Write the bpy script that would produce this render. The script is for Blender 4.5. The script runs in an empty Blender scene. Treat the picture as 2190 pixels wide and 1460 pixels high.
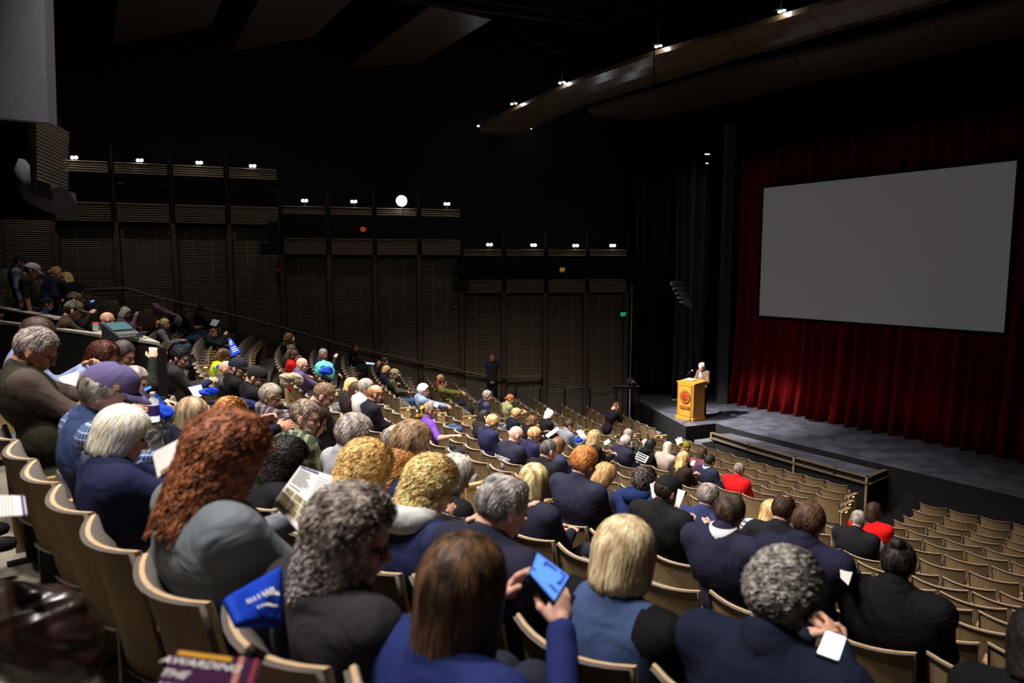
import bpy, math, random
import numpy as np
from mathutils import Vector, Matrix, noise
rnd = random.Random(7)
sc = bpy.context.scene
COL = sc.collection
# ---------------------------------------------------------------- camera
F_PX, PITCH = 1500.0, 0.10709
cam_d = bpy.data.cameras.new('camera'); cam = bpy.data.objects.new('camera', cam_d); COL.objects.link(cam)
cam_d.sensor_width = 36.0; cam_d.lens = 36.0 * F_PX / 2190.0
cam_d.clip_start = 0.05; cam_d.clip_end = 200
cam.rotation_euler = (math.pi / 2 - PITCH, 0, 0)
cam_d.dof.use_dof = True; cam_d.dof.focus_distance = 9.5; cam_d.dof.aperture_fstop = 2.2
sc.camera = cam
# ---------------------------------------------------------------- world, exposure
w = bpy.data.worlds.new('world'); sc.world = w; w.use_nodes = True
w.node_tree.nodes['Background'].inputs[0].default_value = (0.9, 0.95, 1.0, 1)
w.node_tree.nodes['Background'].inputs[1].default_value = 0.003
sc.view_settings.view_transform = 'Standard'; sc.view_settings.look = 'None'
sc.view_settings.exposure = 0.0; sc.view_settings.gamma = 1.0
sc.view_settings.use_curve_mapping = False
sc.cycles.use_denoising = True
sc.cycles.max_bounces = 5; sc.cycles.diffuse_bounces = 3
sc.cycles.sample_clamp_indirect = 3.0
# ---------------------------------------------------------------- auditorium geometry
CX, CY = 23.274, 27.347           # centre of the curved rows
R1, DR = 20.41, 0.865
ZT = [-4.709, -4.601, -4.472, -4.301, -4.112, -3.923, -3.734, -3.546, -3.357, -3.09, -2.824, -2.555, -2.279,
      -2.021, -1.763, -1.481, -1.2, -0.919, -0.634, -0.348, -0.063, 0.222, 0.507]
def zt(k): return float(np.interp(k, range(1, 24), ZT))
def zf(k): return zt(k) - 0.86
def RR(k): return R1 + DR * (k - 1)
def easing(k, az): return 0.055 * max(az - 226, 0) * min(max((k - 10) / 5, 0), 1)   # the rows straighten towards the right end
def ring(k, az, off=0.0):
    a = math.radians(az); r = RR(k) - off - easing(k, az)
    return Vector((CX + r * math.cos(a), CY + r * math.sin(a), zf(k)))
def ray(px, py):
    xc = (px - 1095) / F_PX; yc = (730 - py) / F_PX
    return Vector((xc, math.cos(PITCH) + yc * math.sin(PITCH), -math.sin(PITCH) + yc * math.cos(PITCH)))
def at_z(px, py, z):
    d = ray(px, py); return d * (z / d.z)
def at_y(px, py, y):
    d = ray(px, py); return d * (y / d.y)
def at_r(px, py, r):
    d = ray(px, py); A = d.x ** 2 + d.y ** 2; B = -2 * (d.x * CX + d.y * CY); C_ = CX * CX + CY * CY - r * r
    q = math.sqrt(max(B * B - 4 * A * C_, 0)); z = zt((r - R1) / DR + 1) + 0.3
    c = [d * t for t in ((-B - q) / 2 / A, (-B + q) / 2 / A) if t > 0.3]
    return min(c, key=lambda p: abs(p.z - z) + 0.012 * p.length)
def at_line(px, py, p, q):
    """point of the pixel's sight line over the vertical plane through p, q"""
    d = ray(px, py); n = Vector((-(q[1] - p[1]), q[0] - p[0], 0))
    return d * (n.dot(Vector((p[0], p[1], 0))) / n.dot(d))
def azi(p): return math.degrees(math.atan2(p.y - CY, p.x - CX)) % 360
# ---------------------------------------------------------------- lamps
def spot(name, loc, tgt, W, size, blend=0.6, col=(1, 0.93, 0.82), rad=0.12):
    l = bpy.data.lights.new(name, 'SPOT'); l.energy = W; l.spot_size = math.radians(size); l.spot_blend = blend
    l.color = col; l.shadow_soft_size = rad
    o = bpy.data.objects.new(name, l); COL.objects.link(o); o.location = loc
    o.rotation_euler = (Vector(tgt) - Vector(loc)).to_track_quat('-Z', 'Y').to_euler()
    return o
HOUSE = [  # (row, azimuth, watts) of the house downlights above the audience
    (3.5, 206, 700), (3.5, 214, 480), (7, 203, 800), (7, 210, 1200), (7, 217, 800), (11, 204, 1100), (11, 211.5, 1700), (11.5, 218.5, 1500),
    (15, 213.5, 1250), (15, 220.5, 1500), (16.5, 225, 850), (12, 225, 260), (8, 224, 90), (4.5, 223, 60), (15, 206.5, 420), (17.2, 226.5, 420)]
ADDED_WALL_FILL = [(-11.6, 18.6, 110), (-8.8, 19.6, 80), (-5.6, 20.9, 62), (-2.6, 21.8, 60), (0.6, 22.2, 65), (3.0, 22.4, 40)]
for x, y, W in ADDED_WALL_FILL:
    spot('added_wall_fill', (x, y, 4.6), (x - 0.5, y + 2.2, -1.5), W, 80, 0.9, (1.0, 0.91, 0.82), 0.12)  # added spots without fixtures, they brighten the louvred wall
for i, (k, az, W) in enumerate(HOUSE):
    a = ring(k, az)
    spot('house_light', (a.x - 1.6, a.y - 1.2, 5.2), (a.x + 0.6, a.y + 0.4, a.z), W * 1.85, 62 if k < 5 else 84, 0.85, (1.0, 0.92, 0.85), 0.16)
FOLLOW = spot('stage_light', (-1.6, 18.0, 4.4), (6.1, 20.4, -4.55), 24000, 25, 1.0, (1.0, 0.97, 0.93), 0.05)
spot('added_corner_fill', (-3.0, 3.0, 4.8), (-4.6, 6.2, 3.6), 25, 70, 0.9, (0.9, 0.9, 1.0), 0.1)  # added lamp without a fixture, lifts the grey hanging panel
spot('added_corner_fill', (-5.0, 8.0, 4.2), (-7.6, 11.4, 1.8), 60, 60, 0.9, (0.95, 0.93, 0.9), 0.1)  # another added lamp, brightens the balcony slats and fascia
spot('stage_wash', (6.0, 15.6, 4.8), (7.9, 17.6, -4.7), 420, 46, 1.0, (0.85, 0.82, 1.0), 0.1)
# ---------------------------------------------------------------- materials
def C3(r, g=None, b=None):
    if g is None: r, g, b = r
    f = lambda c: (c / 255) / 12.92 if c / 255 <= 0.04045 else ((c / 255 + 0.055) / 1.055) ** 2.4
    return (f(r), f(g), f(b), 1.0)
_m = {}
def mat(name, col, rough=0.7, spec=0.3, bump=0.0, bscale=40.0, vary=0.0, vscale=6.0, metal=0.0, emit=None, estr=0.0, stretch=None, col2=None):
    key = (name, tuple(col))
    if key in _m: return _m[key]
    m = bpy.data.materials.new(name); m.use_nodes = True; nt = m.node_tree; b = nt.nodes['Principled BSDF']
    c = tuple(col) if len(col) == 4 else C3(*col)
    b.inputs['Base Color'].default_value = c; b.inputs['Roughness'].default_value = rough
    b.inputs['Specular IOR Level'].default_value = spec; b.inputs['Metallic'].default_value = metal
    if emit is not None:
        b.inputs['Emission Color'].default_value = emit if len(emit) == 4 else C3(*emit); b.inputs['Emission Strength'].default_value = estr
    tc = nt.nodes.new('ShaderNodeTexCoord'); src = tc.outputs['Object']
    if stretch:
        mp = nt.nodes.new('ShaderNodeMapping'); mp.inputs['Scale'].default_value = stretch
        nt.links.new(src, mp.inputs[0]); src = mp.outputs[0]
    if vary > 0 or col2 is not None:
        n = nt.nodes.new('ShaderNodeTexNoise'); n.inputs['Scale'].default_value = vscale; n.inputs['Detail'].default_value = 4
        nt.links.new(src, n.inputs['Vector'])
        mx = nt.nodes.new('ShaderNodeMix'); mx.data_type = 'RGBA'
        c2 = (C3(*col2) if len(col2) == 3 else col2) if col2 is not None else tuple(x * (1 + vary) for x in c[:3]) + (1,)
        c1 = c if col2 is not None else tuple(x * (1 - vary) for x in c[:3]) + (1,)
        mx.inputs[6].default_value = c1; mx.inputs[7].default_value = c2
        mr = nt.nodes.new('ShaderNodeMapRange'); mr.inputs[1].default_value = 0.35; mr.inputs[2].default_value = 0.65
        nt.links.new(n.outputs['Fac'], mr.inputs[0]); nt.links.new(mr.outputs[0], mx.inputs[0]); nt.links.new(mx.outputs[2], b.inputs['Base Color'])
    if bump > 0:
        n = nt.nodes.new('ShaderNodeTexNoise'); n.inputs['Scale'].default_value = bscale; n.inputs['Detail'].default_value = 3
        nt.links.new(src, n.inputs['Vector'])
        bp = nt.nodes.new('ShaderNodeBump'); bp.inputs['Strength'].default_value = bump; bp.inputs['Distance'].default_value = 0.01
        nt.links.new(n.outputs['Fac'], bp.inputs['Height']); nt.links.new(bp.outputs[0], b.inputs['Normal'])
    _m[key] = m
    return m
def cloth(col, pattern=None, col2=None, folds=0.45):
    key = ('cloth', tuple(col), pattern, tuple(col2) if col2 else None)
    if key in _m: return _m[key]
    m = bpy.data.materials.new('cloth'); m.use_nodes = True; nt = m.node_tree; b = nt.nodes['Principled BSDF']
    N, L = nt.nodes.new, nt.links.new
    b.inputs['Base Color'].default_value = C3(*col); b.inputs['Roughness'].default_value = 0.85
    b.inputs['Specular IOR Level'].default_value = 0.15
    tc = N('ShaderNodeTexCoord')
    n = N('ShaderNodeTexNoise'); n.inputs['Scale'].default_value = 6; n.inputs['Detail'].default_value = 2; n.inputs['Distortion'].default_value = 1.0
    L(tc.outputs['Object'], n.inputs['Vector'])
    n2 = N('ShaderNodeTexNoise'); n2.inputs['Scale'].default_value = 350; L(tc.outputs['Object'], n2.inputs['Vector'])
    ad = N('ShaderNodeMath'); ad.operation = 'MULTIPLY_ADD'; ad.inputs[1].default_value = 0.03
    L(n2.outputs['Fac'], ad.inputs[0]); L(n.outputs['Fac'], ad.inputs[2])
    bp = N('ShaderNodeBump'); bp.inputs['Strength'].default_value = folds; bp.inputs['Distance'].default_value = 0.035
    L(ad.outputs[0], bp.inputs['Height']); L(bp.outputs[0], b.inputs['Normal'])
    if pattern:
        sp = N('ShaderNodeSeparateXYZ'); L(tc.outputs['Object'], sp.inputs[0])
        def band(out, freq, thr):
            a = N('ShaderNodeMath'); a.operation = 'MULTIPLY'; a.inputs[1].default_value = freq; L(out, a.inputs[0])
            f = N('ShaderNodeMath'); f.operation = 'FRACT'; L(a.outputs[0], f.inputs[0])
            g = N('ShaderNodeMath'); g.operation = 'GREATER_THAN'; g.inputs[1].default_value = thr; L(f.outputs[0], g.inputs[0])
            return g.outputs[0]
        mx = N('ShaderNodeMix'); mx.data_type = 'RGBA'
        mx.inputs[6].default_value = C3(*col); mx.inputs[7].default_value = C3(*col2)
        if pattern in ('plaid', 'bigplaid', 'check'):
            fr, th = {'plaid': (22, .72), 'bigplaid': (9, .62), 'check': (38, .8)}[pattern]
            xy = N('ShaderNodeMath'); xy.operation = 'ADD'; L(sp.outputs[0], xy.inputs[0]); L(sp.outputs[1], xy.inputs[1])
            s = N('ShaderNodeMath'); s.operation = 'ADD'; L(band(xy.outputs[0], fr, th), s.inputs[0]); L(band(sp.outputs[2], fr, th), s.inputs[1])
            h = N('ShaderNodeMath'); h.operation = 'MULTIPLY'; h.inputs[1].default_value = 0.5; L(s.outputs[0], h.inputs[0])
            L(h.outputs[0], mx.inputs[0])
        elif pattern == 'stripe':
            L(band(sp.outputs[2], 26, .5), mx.inputs[0])
        elif pattern == 'camo':
            v = N('ShaderNodeTexNoise'); v.inputs['Scale'].default_value = 14; L(tc.outputs['Object'], v.inputs['Vector'])
            g = N('ShaderNodeMath'); g.operation = 'GREATER_THAN'; g.inputs[1].default_value = 0.52; L(v.outputs['Fac'], g.inputs[0]); L(g.outputs[0], mx.inputs[0])
        L(mx.outputs[2], b.inputs['Base Color'])
    _m[key] = m
    return m
# ---------------------------------------------------------------- mesh helpers
def mesh_np(name, V, Q, mats, mi=None, smooth=True):
    """V (n,3) verts, Q (m,4) quads or (m,3) triangles"""
    V = np.asarray(V, dtype=np.float32); Q = np.asarray(Q, dtype=np.int32)
    me = bpy.data.meshes.new(name)
    n = Q.shape[1]
    me.vertices.add(len(V)); me.vertices.foreach_set('co', V.ravel())
    me.loops.add(len(Q) * n); me.loops.foreach_set('vertex_index', Q.ravel())
    me.polygons.add(len(Q)); me.polygons.foreach_set('loop_start', np.arange(0, len(Q) * n, n, dtype=np.int32))
    me.polygons.foreach_set('loop_total', np.full(len(Q), n, dtype=np.int32))
    if mi is not None: me.polygons.foreach_set('material_index', np.asarray(mi, dtype=np.int32))
    me.polygons.foreach_set('use_smooth', np.full(len(Q), smooth))
    for m in mats: me.materials.append(m)
    me.update(calc_edges=True); me.validate()
    return me
def obj(name, me, parent=None, loc=None, rot=None):
    o = bpy.data.objects.new(name, me); COL.objects.link(o)
    if parent: o.parent = parent
    if loc is not None: o.location = loc
    if rot is not None: o.rotation_euler = rot
    return o
def tag(o, label, cat, group=None):
    o['label'] = label; o['category'] = cat
    if group: o['group'] = group
    return o
def thing(name, label, cat, loc=(0, 0, 0), rotz=0, group=None):
    o = bpy.data.objects.new(name, None); COL.objects.link(o); o.location = loc; o.rotation_euler = (0, 0, rotz)
    o.empty_display_size = 0.1
    return tag(o, label, cat, group)
def struct(o): o['kind'] = 'structure'; return o
class MB:
    """collects quads and triangles of several shapes for one mesh"""
    def __init__(s): s.v = []; s.f = []; s.m = []
    def add(s, vs, fs, m=0):
        n = len(s.v); s.v += [tuple(v) for v in vs]; s.f += [tuple(i + n for i in f) for f in fs]; s.m += [m] * len(fs)
    def box(s, c, d, m=0, rot=None, taper=1.0):
        hx, hy, hz = d[0] / 2, d[1] / 2, d[2] / 2
        vs = [Vector((x * (taper if z < 0 else 1), y, z)) for z in (-hz, hz) for x, y in ((-hx, -hy), (hx, -hy), (hx, hy), (-hx, hy))]
        if rot is not None: vs = [rot @ v for v in vs]
        s.add([v + Vector(c) for v in vs], [(3, 2, 1, 0), (4, 5, 6, 7), (0, 1, 5, 4), (1, 2, 6, 5), (2, 3, 7, 6), (3, 0, 4, 7)], m)
    def tube(s, pts, r, m=0, n=8, cap=True):
        pts = [Vector(p) for p in pts]; rings = []
        for i, p in enumerate(pts):
            t = (pts[min(i + 1, len(pts) - 1)] - pts[max(i - 1, 0)]).normalized()
            u = t.cross(Vector((0, 0, 1)));  u = u.normalized() if u.length > 1e-3 else Vector((1, 0, 0))
            v = t.cross(u); rr = r[i] if isinstance(r, (list, tuple)) else r
            rings.append([p + (u * math.cos(a) + v * math.sin(a)) * rr for a in [2 * math.pi * k / n for k in range(n)]])
        vs = [q for R_ in rings for q in R_]; fs = []
        for i in range(len(pts) - 1):
            for k in range(n): fs.append((i * n + k, i * n + (k + 1) % n, (i + 1) * n + (k + 1) % n, (i + 1) * n + k))
        if cap: fs += [tuple(range(n)), tuple(range(len(vs) - n, len(vs)))[::-1]]
        s.add(vs, fs, m)
    def sphere(s, c, r, m=0, nu=10, nv=6):
        r = (r, r, r) if not isinstance(r, tuple) else r; vs = []; fs = []
        for j in range(nv + 1):
            for i in range(nu):
                a = 2 * math.pi * i / nu; b = math.pi * j / nv
                vs.append(Vector((c[0] + r[0] * math.sin(b) * math.cos(a), c[1] + r[1] * math.sin(b) * math.sin(a), c[2] + r[2] * math.cos(b))))
        for j in range(nv):
            for i in range(nu): fs.append((j * nu + i, (j + 1) * nu + i, (j + 1) * nu + (i + 1) % nu, j * nu + (i + 1) % nu))
        s.add(vs, fs, m)
    def prism(s, poly, vec, m=0):
        """polygon (list of 3d points) extruded by vec"""
        n = len(poly); a = [Vector(p) for p in poly]; b = [p + Vector(vec) for p in a]
        s.add(a + b, [tuple(range(n))[::-1], tuple(range(n, 2 * n))] + [(i, (i + 1) % n, n + (i + 1) % n, n + i) for i in range(n)], m)
    def grid(s, P, m=0, thick=None):
        """P[i][j] grid of points; thick -> vector offset for a closed slab"""
        ni, nj = len(P), len(P[0]); vs = [p for row in P for p in row]; fs = []
        for i in range(ni - 1):
            for j in range(nj - 1): fs.append((i * nj + j, i * nj + j + 1, (i + 1) * nj + j + 1, (i + 1) * nj + j))
        if thick is None: s.add(vs, fs, m); return
        N = len(vs); t = Vector(thick); vs2 = [Vector(v) + t for v in vs]
        fs2 = [tuple(N + k for k in f[::-1]) for f in fs]
        bd = [(i * nj, (i + 1) * nj) for i in range(ni - 1)] + [((i + 1) * nj + nj - 1, i * nj + nj - 1) for i in range(ni - 1)] \
            + [(j + 1, j) for j in range(nj - 1)] + [((ni - 1) * nj + j, (ni - 1) * nj + j + 1) for j in range(nj - 1)]
        s.add(list(vs) + vs2, fs + fs2 + [(a, b, N + b, N + a) for a, b in bd], m)
    def mesh(s, name, mats, smooth=False):
        me = bpy.data.meshes.new(name); me.from_pydata(s.v, [], s.f)
        for m in mats: me.materials.append(m)
        me.polygons.foreach_set('material_index', s.m); me.polygons.foreach_set('use_smooth', [smooth] * len(s.f)); me.update()
        return me
    def build(s, name, mats, parent=None, loc=None, rot=None, smooth=False):
        return obj(name, s.mesh(name, mats if isinstance(mats, (list, tuple)) else [mats], smooth), parent, loc, rot)
def bevel(o, w=0.01, seg=2):
    md = o.modifiers.new('bevel', 'BEVEL'); md.width = w; md.segments = seg; md.limit_method = 'ANGLE'; md.angle_limit = math.radians(50)
    return o
def text_mesh(txt, size, m, extrude=0.001, align='CENTER'):
    cu = bpy.data.curves.new('lettering', 'FONT'); cu.body = txt; cu.size = size; cu.extrude = extrude; cu.align_x = align; cu.align_y = 'CENTER'
    o = bpy.data.objects.new('t', cu); COL.objects.link(o)
    me = bpy.data.meshes.new_from_object(o.evaluated_get(bpy.context.evaluated_depsgraph_get()))
    bpy.data.objects.remove(o); me.name = 'lettering'; me.materials.clear(); me.materials.append(m)
    return me
ORD = 'zeroth first second third fourth fifth sixth seventh eighth ninth tenth eleventh twelfth thirteenth fourteenth fifteenth sixteenth seventeenth eighteenth nineteenth twentieth'.split()
ORD += ['twenty-' + o for o in ORD[1:10]] + ['thirtieth'] + ['thirty-' + o for o in ORD[1:10]] + ['fortieth']
NUM = 'zero one two three four five six seven eight nine ten eleven twelve thirteen fourteen fifteen sixteen seventeen eighteen nineteen twenty'.split() + ['twenty-one', 'twenty-two']
# ================================================================ SETTING
M_FLOOR = mat('concrete', (122, 116, 104), 0.8, 0.2, bump=0.3, bscale=60, vary=0.22, vscale=3)
M_BLACK = mat('black_paint', (14, 14, 15), 0.8, 0.2)
M_BLACK2 = mat('black_panel', (24, 23, 24), 0.7, 0.2, bump=0.2, bscale=90)
M_STAGE = mat('stage_floor', (78, 78, 88), 0.5, 0.35, bump=0.15, bscale=25, vary=0.35, vscale=2.2)
M_SLAT = mat('slat_wood', (168, 150, 126), 0.6, 0.3)
M_POST = mat('post_wood', (92, 76, 62), 0.6, 0.3, vary=0.15)
M_BAND = mat('band_wood', (150, 136, 114), 0.6, 0.3)
M_BASE = mat('base_panel', (110, 100, 88), 0.8, 0.2, vary=0.1)
M_RAIL = mat('brown_rail', (104, 88, 72), 0.5, 0.4)
M_STEEL = mat('steel', (150, 150, 155), 0.35, 0.5, metal=0.8)
M_DMETAL = mat('dark_metal', (26, 26, 28), 0.5, 0.4, metal=0.3)
M_CLOUD = mat('cloud_wood', (86, 72, 54), 0.22, 0.7, vary=0.12, vscale=2)
M_CLOUD2 = mat('cloud_dark', (58, 45, 32), 0.4, 0.4, vary=0.12, vscale=2)
M_GREYP = mat('grey_plaster', (84, 84, 92), 0.9, 0.1, bump=0.2, bscale=30)
M_RED = mat('red_velvet', (118, 8, 8), 0.85, 0.15, bump=0.3, bscale=120)
M_DRAPE = mat('dark_drape', (74, 74, 82), 0.9, 0.1)
M_LAMP = mat('lamp_glow', (255, 255, 255), emit=(240, 242, 255), estr=14)
M_WARM = mat('aisle_glow', (255, 236, 200), emit=(255, 226, 178), estr=2.6)
WALL = [Vector(p) for p in ((-17.5, 17.6, 0), (-12.85, 19.95, 0), (-7.2, 22.1, 0), (-1.7, 23.65, 0), (3.95, 24.3, 0))]
ZC, ZG = 8.6, -5.57           # ceiling, orchestra floor
def inside(p):
    for a, b in zip(WALL[:-1], WALL[1:]):
        if a.x <= p.x <= b.x: return p.y < a.y + (b.y - a.y) * (p.x - a.x) / (b.x - a.x) - 0.02
    return p.y < (17.5 if p.x < 0 else 24.2)
# stepped seating floor: one tread and one riser a row
m = MB()
for k in range(1, 23):
    r0, r1, z = RR(k) + 0.2 - DR, RR(k) + 0.2, zf(k)
    az = [a for a in np.arange(184, 243.1, 1.0) if inside(ring(k, a, -0.2))]
    A = []
    for a in [az[0] - 0.9] + az:
        c, s = math.cos(math.radians(a)), math.sin(math.radians(a))
        A.append([(CX + r0 * c, CY + r0 * s, z), (CX + r1 * c, CY + r1 * s, z), (CX + r1 * c, CY + r1 * s, zf(k + 1))])
    m.grid([list(x) for x in A])
fl = m.mesh('floor', [M_FLOOR]); 
struct(obj('floor', fl))
m = MB(); m.box((1, 12, ZG - 0.05), (48, 44, 0.1)); struct(m.build('floor', M_BLACK2))
m = MB(); m.box((1, 12, ZC + 0.1), (48, 44, 0.2)); struct(m.build('ceiling', M_BLACK))
m = MB(); m.box((1, 31.6, 1.5), (48, 0.2, 14.4)); struct(m.build('wall_back', M_BLACK))
m = MB(); m.box((1, -8.2, 1.5), (48, 0.2, 14.4)); struct(m.build('wall_front', M_BLACK))
m = MB(); m.box((23.2, 12, 1.5), (0.2, 40, 14.4)); struct(m.build('wall_right', M_BLACK))
m = MB(); m.box((-20.2, 12, 1.5), (0.2, 40, 14.4)); struct(m.build('wall_side', M_BLACK))
# ---- the far side wall: black backing with louvred bays, a post between bays, two banded galleries a tier
m = MB()
WB = [p + Vector((0.12, 1.6, 0)) for p in WALL]
for a, b in zip(WB[:-1], WB[1:]):
    m.prism([(a.x, a.y, ZG), (b.x, b.y, ZG), (b.x, b.y + 0.2, ZG), (a.x, a.y + 0.2, ZG)], (0, 0, ZC - ZG))
wall = struct(m.build('wall_left', M_BLACK))
TIER = [  # wall segment, pixel rows of: band top/bottom, upper band top/bottom (at the tier's middle)
    (1, 370, (440, 478, 356, 378)), (2, 800, (513, 545, 447, 462)), (3, 1165, (599, 625, 535, 548))]
BASEY = {1: [662, 676, 690, 704], 2: [716, 744, 764, 786], 3: [808, 836, 846, 850]}
def slats(mb, a, b, z0, z1, pitch, n_out, depth=0.028, hgt=0.012, m=0):
    z = z0 + pitch / 2
    d = (b - a); n = Vector((d.y, -d.x, 0)).normalized()
    while z < z1:
        c = (a + b) / 2 + n * n_out; c.z = z
        mb.box(c, (d.length, depth, hgt), m, Matrix.Rotation(math.atan2(d.y, d.x), 3, 'Z') @ Matrix.Rotation(0.5, 3, 'X'))
        z += pitch
TZ = {}
for seg, mx, ys in TIER:
    A, B = WALL[seg], WALL[seg + 1]; D = B - A; nrm = Vector((D.y, -D.x, 0)).normalized(); ang = math.atan2(D.y, D.x)
    zs = [at_line(mx, y, A, B).z for y in ys]; TZ[seg] = zs
    for i in range(4):
        a, b = A + D * (i / 4), A + D * ((i + 1) / 4); u = D.normalized()
        mid = (a + b) / 2
        px_mid = 1095 + F_PX * mid.x / mid.y
        zb = at_line(px_mid, BASEY[seg][i], A, B).z
        # louvred bay
        mb = MB(); slats(mb, a + u * 0.1, b - u * 0.1, zb, zs[1] - 0.05, 0.058, 0.0)
        for f in (1 / 3, 2 / 3):
            c = a + (b - a) * f - nrm * 0.04; c.z = (zb + zs[1]) / 2; mb.box(c, (0.018, 0.02, zs[1] - zb), 0, Matrix.Rotation(ang, 3, 'Z'))
        o = mb.build('slats', M_SLAT, wall); o['kind'] = 'stuff'
        mb = MB(); c = mid - nrm * 0.12; c.z = (zb + zs[1]) / 2; mb.box(c, ((b - a).length, 0.02, zs[1] - zb), 0, Matrix.Rotation(ang, 3, 'Z'))
        mb.build('backing_panel', M_BLACK, wall)
        mb = MB(); c = mid + nrm * 0.03; c.z = (zb + ZG) / 2; mb.box(c, ((b - a).length - 0.2, 0.05, zb - ZG), 0, Matrix.Rotation(ang, 3, 'Z'))
        mb.build('base_panel', M_BASE, wall)
        # gallery bands, each a panel of thin slats
        for (zt_, zb_, nm) in ((zs[0], zs[1], 'gallery_front'), (zs[2], zs[3], 'gallery_valance')):
            mb = MB(); c = mid + nrm * 0.2; c.z = (zt_ + zb_) / 2
            L_ = (b - a).length - 0.16
            mb.box(c, (L_, 0.02, zt_ - zb_), 1, Matrix.Rotation(ang, 3, 'Z'))
            slats(mb, a + u * 0.08, b - u * 0.08, zb_, zt_, 0.066, 0.225, 0.02, 0.03)
            c2 = c.copy(); c2.z = zt_ + 0.01; mb.box(c2, (L_, 0.14, 0.02), 0, Matrix.Rotation(ang, 3, 'Z'))
            o = mb.build(nm, [M_BAND, M_BLACK2], wall); o['kind'] = 'stuff'
    for i in range(5):
        c = A + D * (i / 4) + nrm * 0.03
        if i == 4 and seg < 3: continue
        mb = MB(); c.z = (ZG + zs[1]) / 2; mb.box(c, (0.15, 0.1, zs[1] - ZG), 0, Matrix.Rotation(ang, 3, 'Z'))
        mb.build('post', M_POST, wall)
        mb = MB(); c = c + nrm * 0.02; c.z = zs[1] + (zs[2] - zs[1]) / 2 + 0.3; mb.box(c, (0.05, 0.05, zs[2] - zs[1] + 0.6), 0, Matrix.Rotation(ang, 3, 'Z'))
        mb.build('gallery_post', M_DMETAL, wall)
    # gallery floor, back pipe
    mb = MB(); c = (A + B) / 2 - nrm * 0.75; c.z = zs[1] - 0.06; mb.box(c, (D.length, 1.6, 0.1), 0, Matrix.Rotation(ang, 3, 'Z')); mb.build('gallery_floor', M_BLACK, wall)
    mb = MB(); p, q = A - nrm * 0.1, B - nrm * 0.1; z_ = zs[3] - 0.25
    mb.tube([(p.x, p.y, z_), (q.x, q.y, z_)], 0.03); mb.build('lighting_pipe', M_DMETAL, wall)
# dim louvred bays left of the first tier
A, B = WALL[0], WALL[1]; D = B - A
for i in range(2, 4):
    a, b = A + D * (i / 4), A + D * ((i + 1) / 4); mb = MB()
    slats(mb, a + D.normalized() * 0.1, b - D.normalized() * 0.1, -1.8, TZ[1][1], 0.058, 0)
    o = mb.build('slats', M_SLAT, wall); o['kind'] = 'stuff'
    mb = MB(); c = (a + b) / 2 + Vector((-0.05, 0.12, (TZ[1][1] - 1.8) / 2)); mb.box(c, ((b - a).length, 0.02, TZ[1][1] + 1.8), 0, Matrix.Rotation(math.atan2(D.y, D.x), 3, 'Z')); mb.build('backing_panel', M_BLACK, wall)
    mb = MB(); c = b.copy(); c.z = (TZ[1][1] + ZG) / 2; mb.box(c, (0.15, 0.1, TZ[1][1] - ZG), 0, Matrix.Rotation(math.atan2(D.y, D.x), 3, 'Z')); mb.build('post', M_POST, wall)
# fire alarms on two posts
for px, py in ((597, 574), (975, 652)):
    seg = 1 if px < 700 else 2
    p = at_line(px, py, WALL[seg + 1] + Vector((-0.3, -0.14, 0)), WALL[seg + 1] + Vector((0.3, -0.1, 0)))
    mb = MB(); mb.box((0, 0, 0), (0.11, 0.05, 0.14)); o = bevel(mb.build('alarm_box', mat('alarm_red', (120, 20, 16)), None, p), 0.01)
    tag(o, 'red fire alarm box on the post ' + ('between the upper and middle tiers' if px < 700 else 'between the middle and lower tiers'), 'alarm')
    mb = MB(); mb.box((0, -0.03, -0.055), (0.09, 0.01, 0.03)); mb.build('strobe', mat('strobe_white', (220, 220, 220)), o)
# handrail down the side wall
def wall_pt(px, py, off):
    d = ray(px, py)
    for a, b in zip(WALL[:-1], WALL[1:]):
        n = Vector(((b - a).y, -(b - a).x, 0)).normalized() * off
        p = at_line(px, py, a + n, b + n)
        if a.x - 0.4 <= p.x <= b.x + 0.4 and p.y > 0: return p
    return p
rail = thing('handrail', 'long brown handrail sloping down along the louvred side wall', 'handrail')
PR = [(190, 619), (262, 617), (275, 618), (330, 635), (488, 672), (600, 700), (740, 740), (888, 773), (985, 793), (1060, 808)]
mb = MB(); mb.tube([wall_pt(x, y, 0.22) for x, y in PR], 0.045, n=8); mb.build('rail', M_RAIL, rail, smooth=True)
mb = MB(); mb.tube([wall_pt(1062, 808, 0.22), wall_pt(1158, 805, 0.22)], 0.045, n=8); mb.build('rail', M_RAIL, rail, smooth=True)
for x, y in ((262, 620), (377, 646), (492, 675), (604, 704), (702, 732), (795, 754), (886, 775), (978, 795), (1157, 807)):
    p = wall_pt(x, y, 0.2); q = wall_pt(x, y + 6, 0.06); mb = MB(); mb.tube([p, (q.x, q.y, p.z - 0.12), (q.x, q.y, p.z - 0.3)], 0.015, n=6)
    mb.build('bracket', M_DMETAL, rail)
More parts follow.
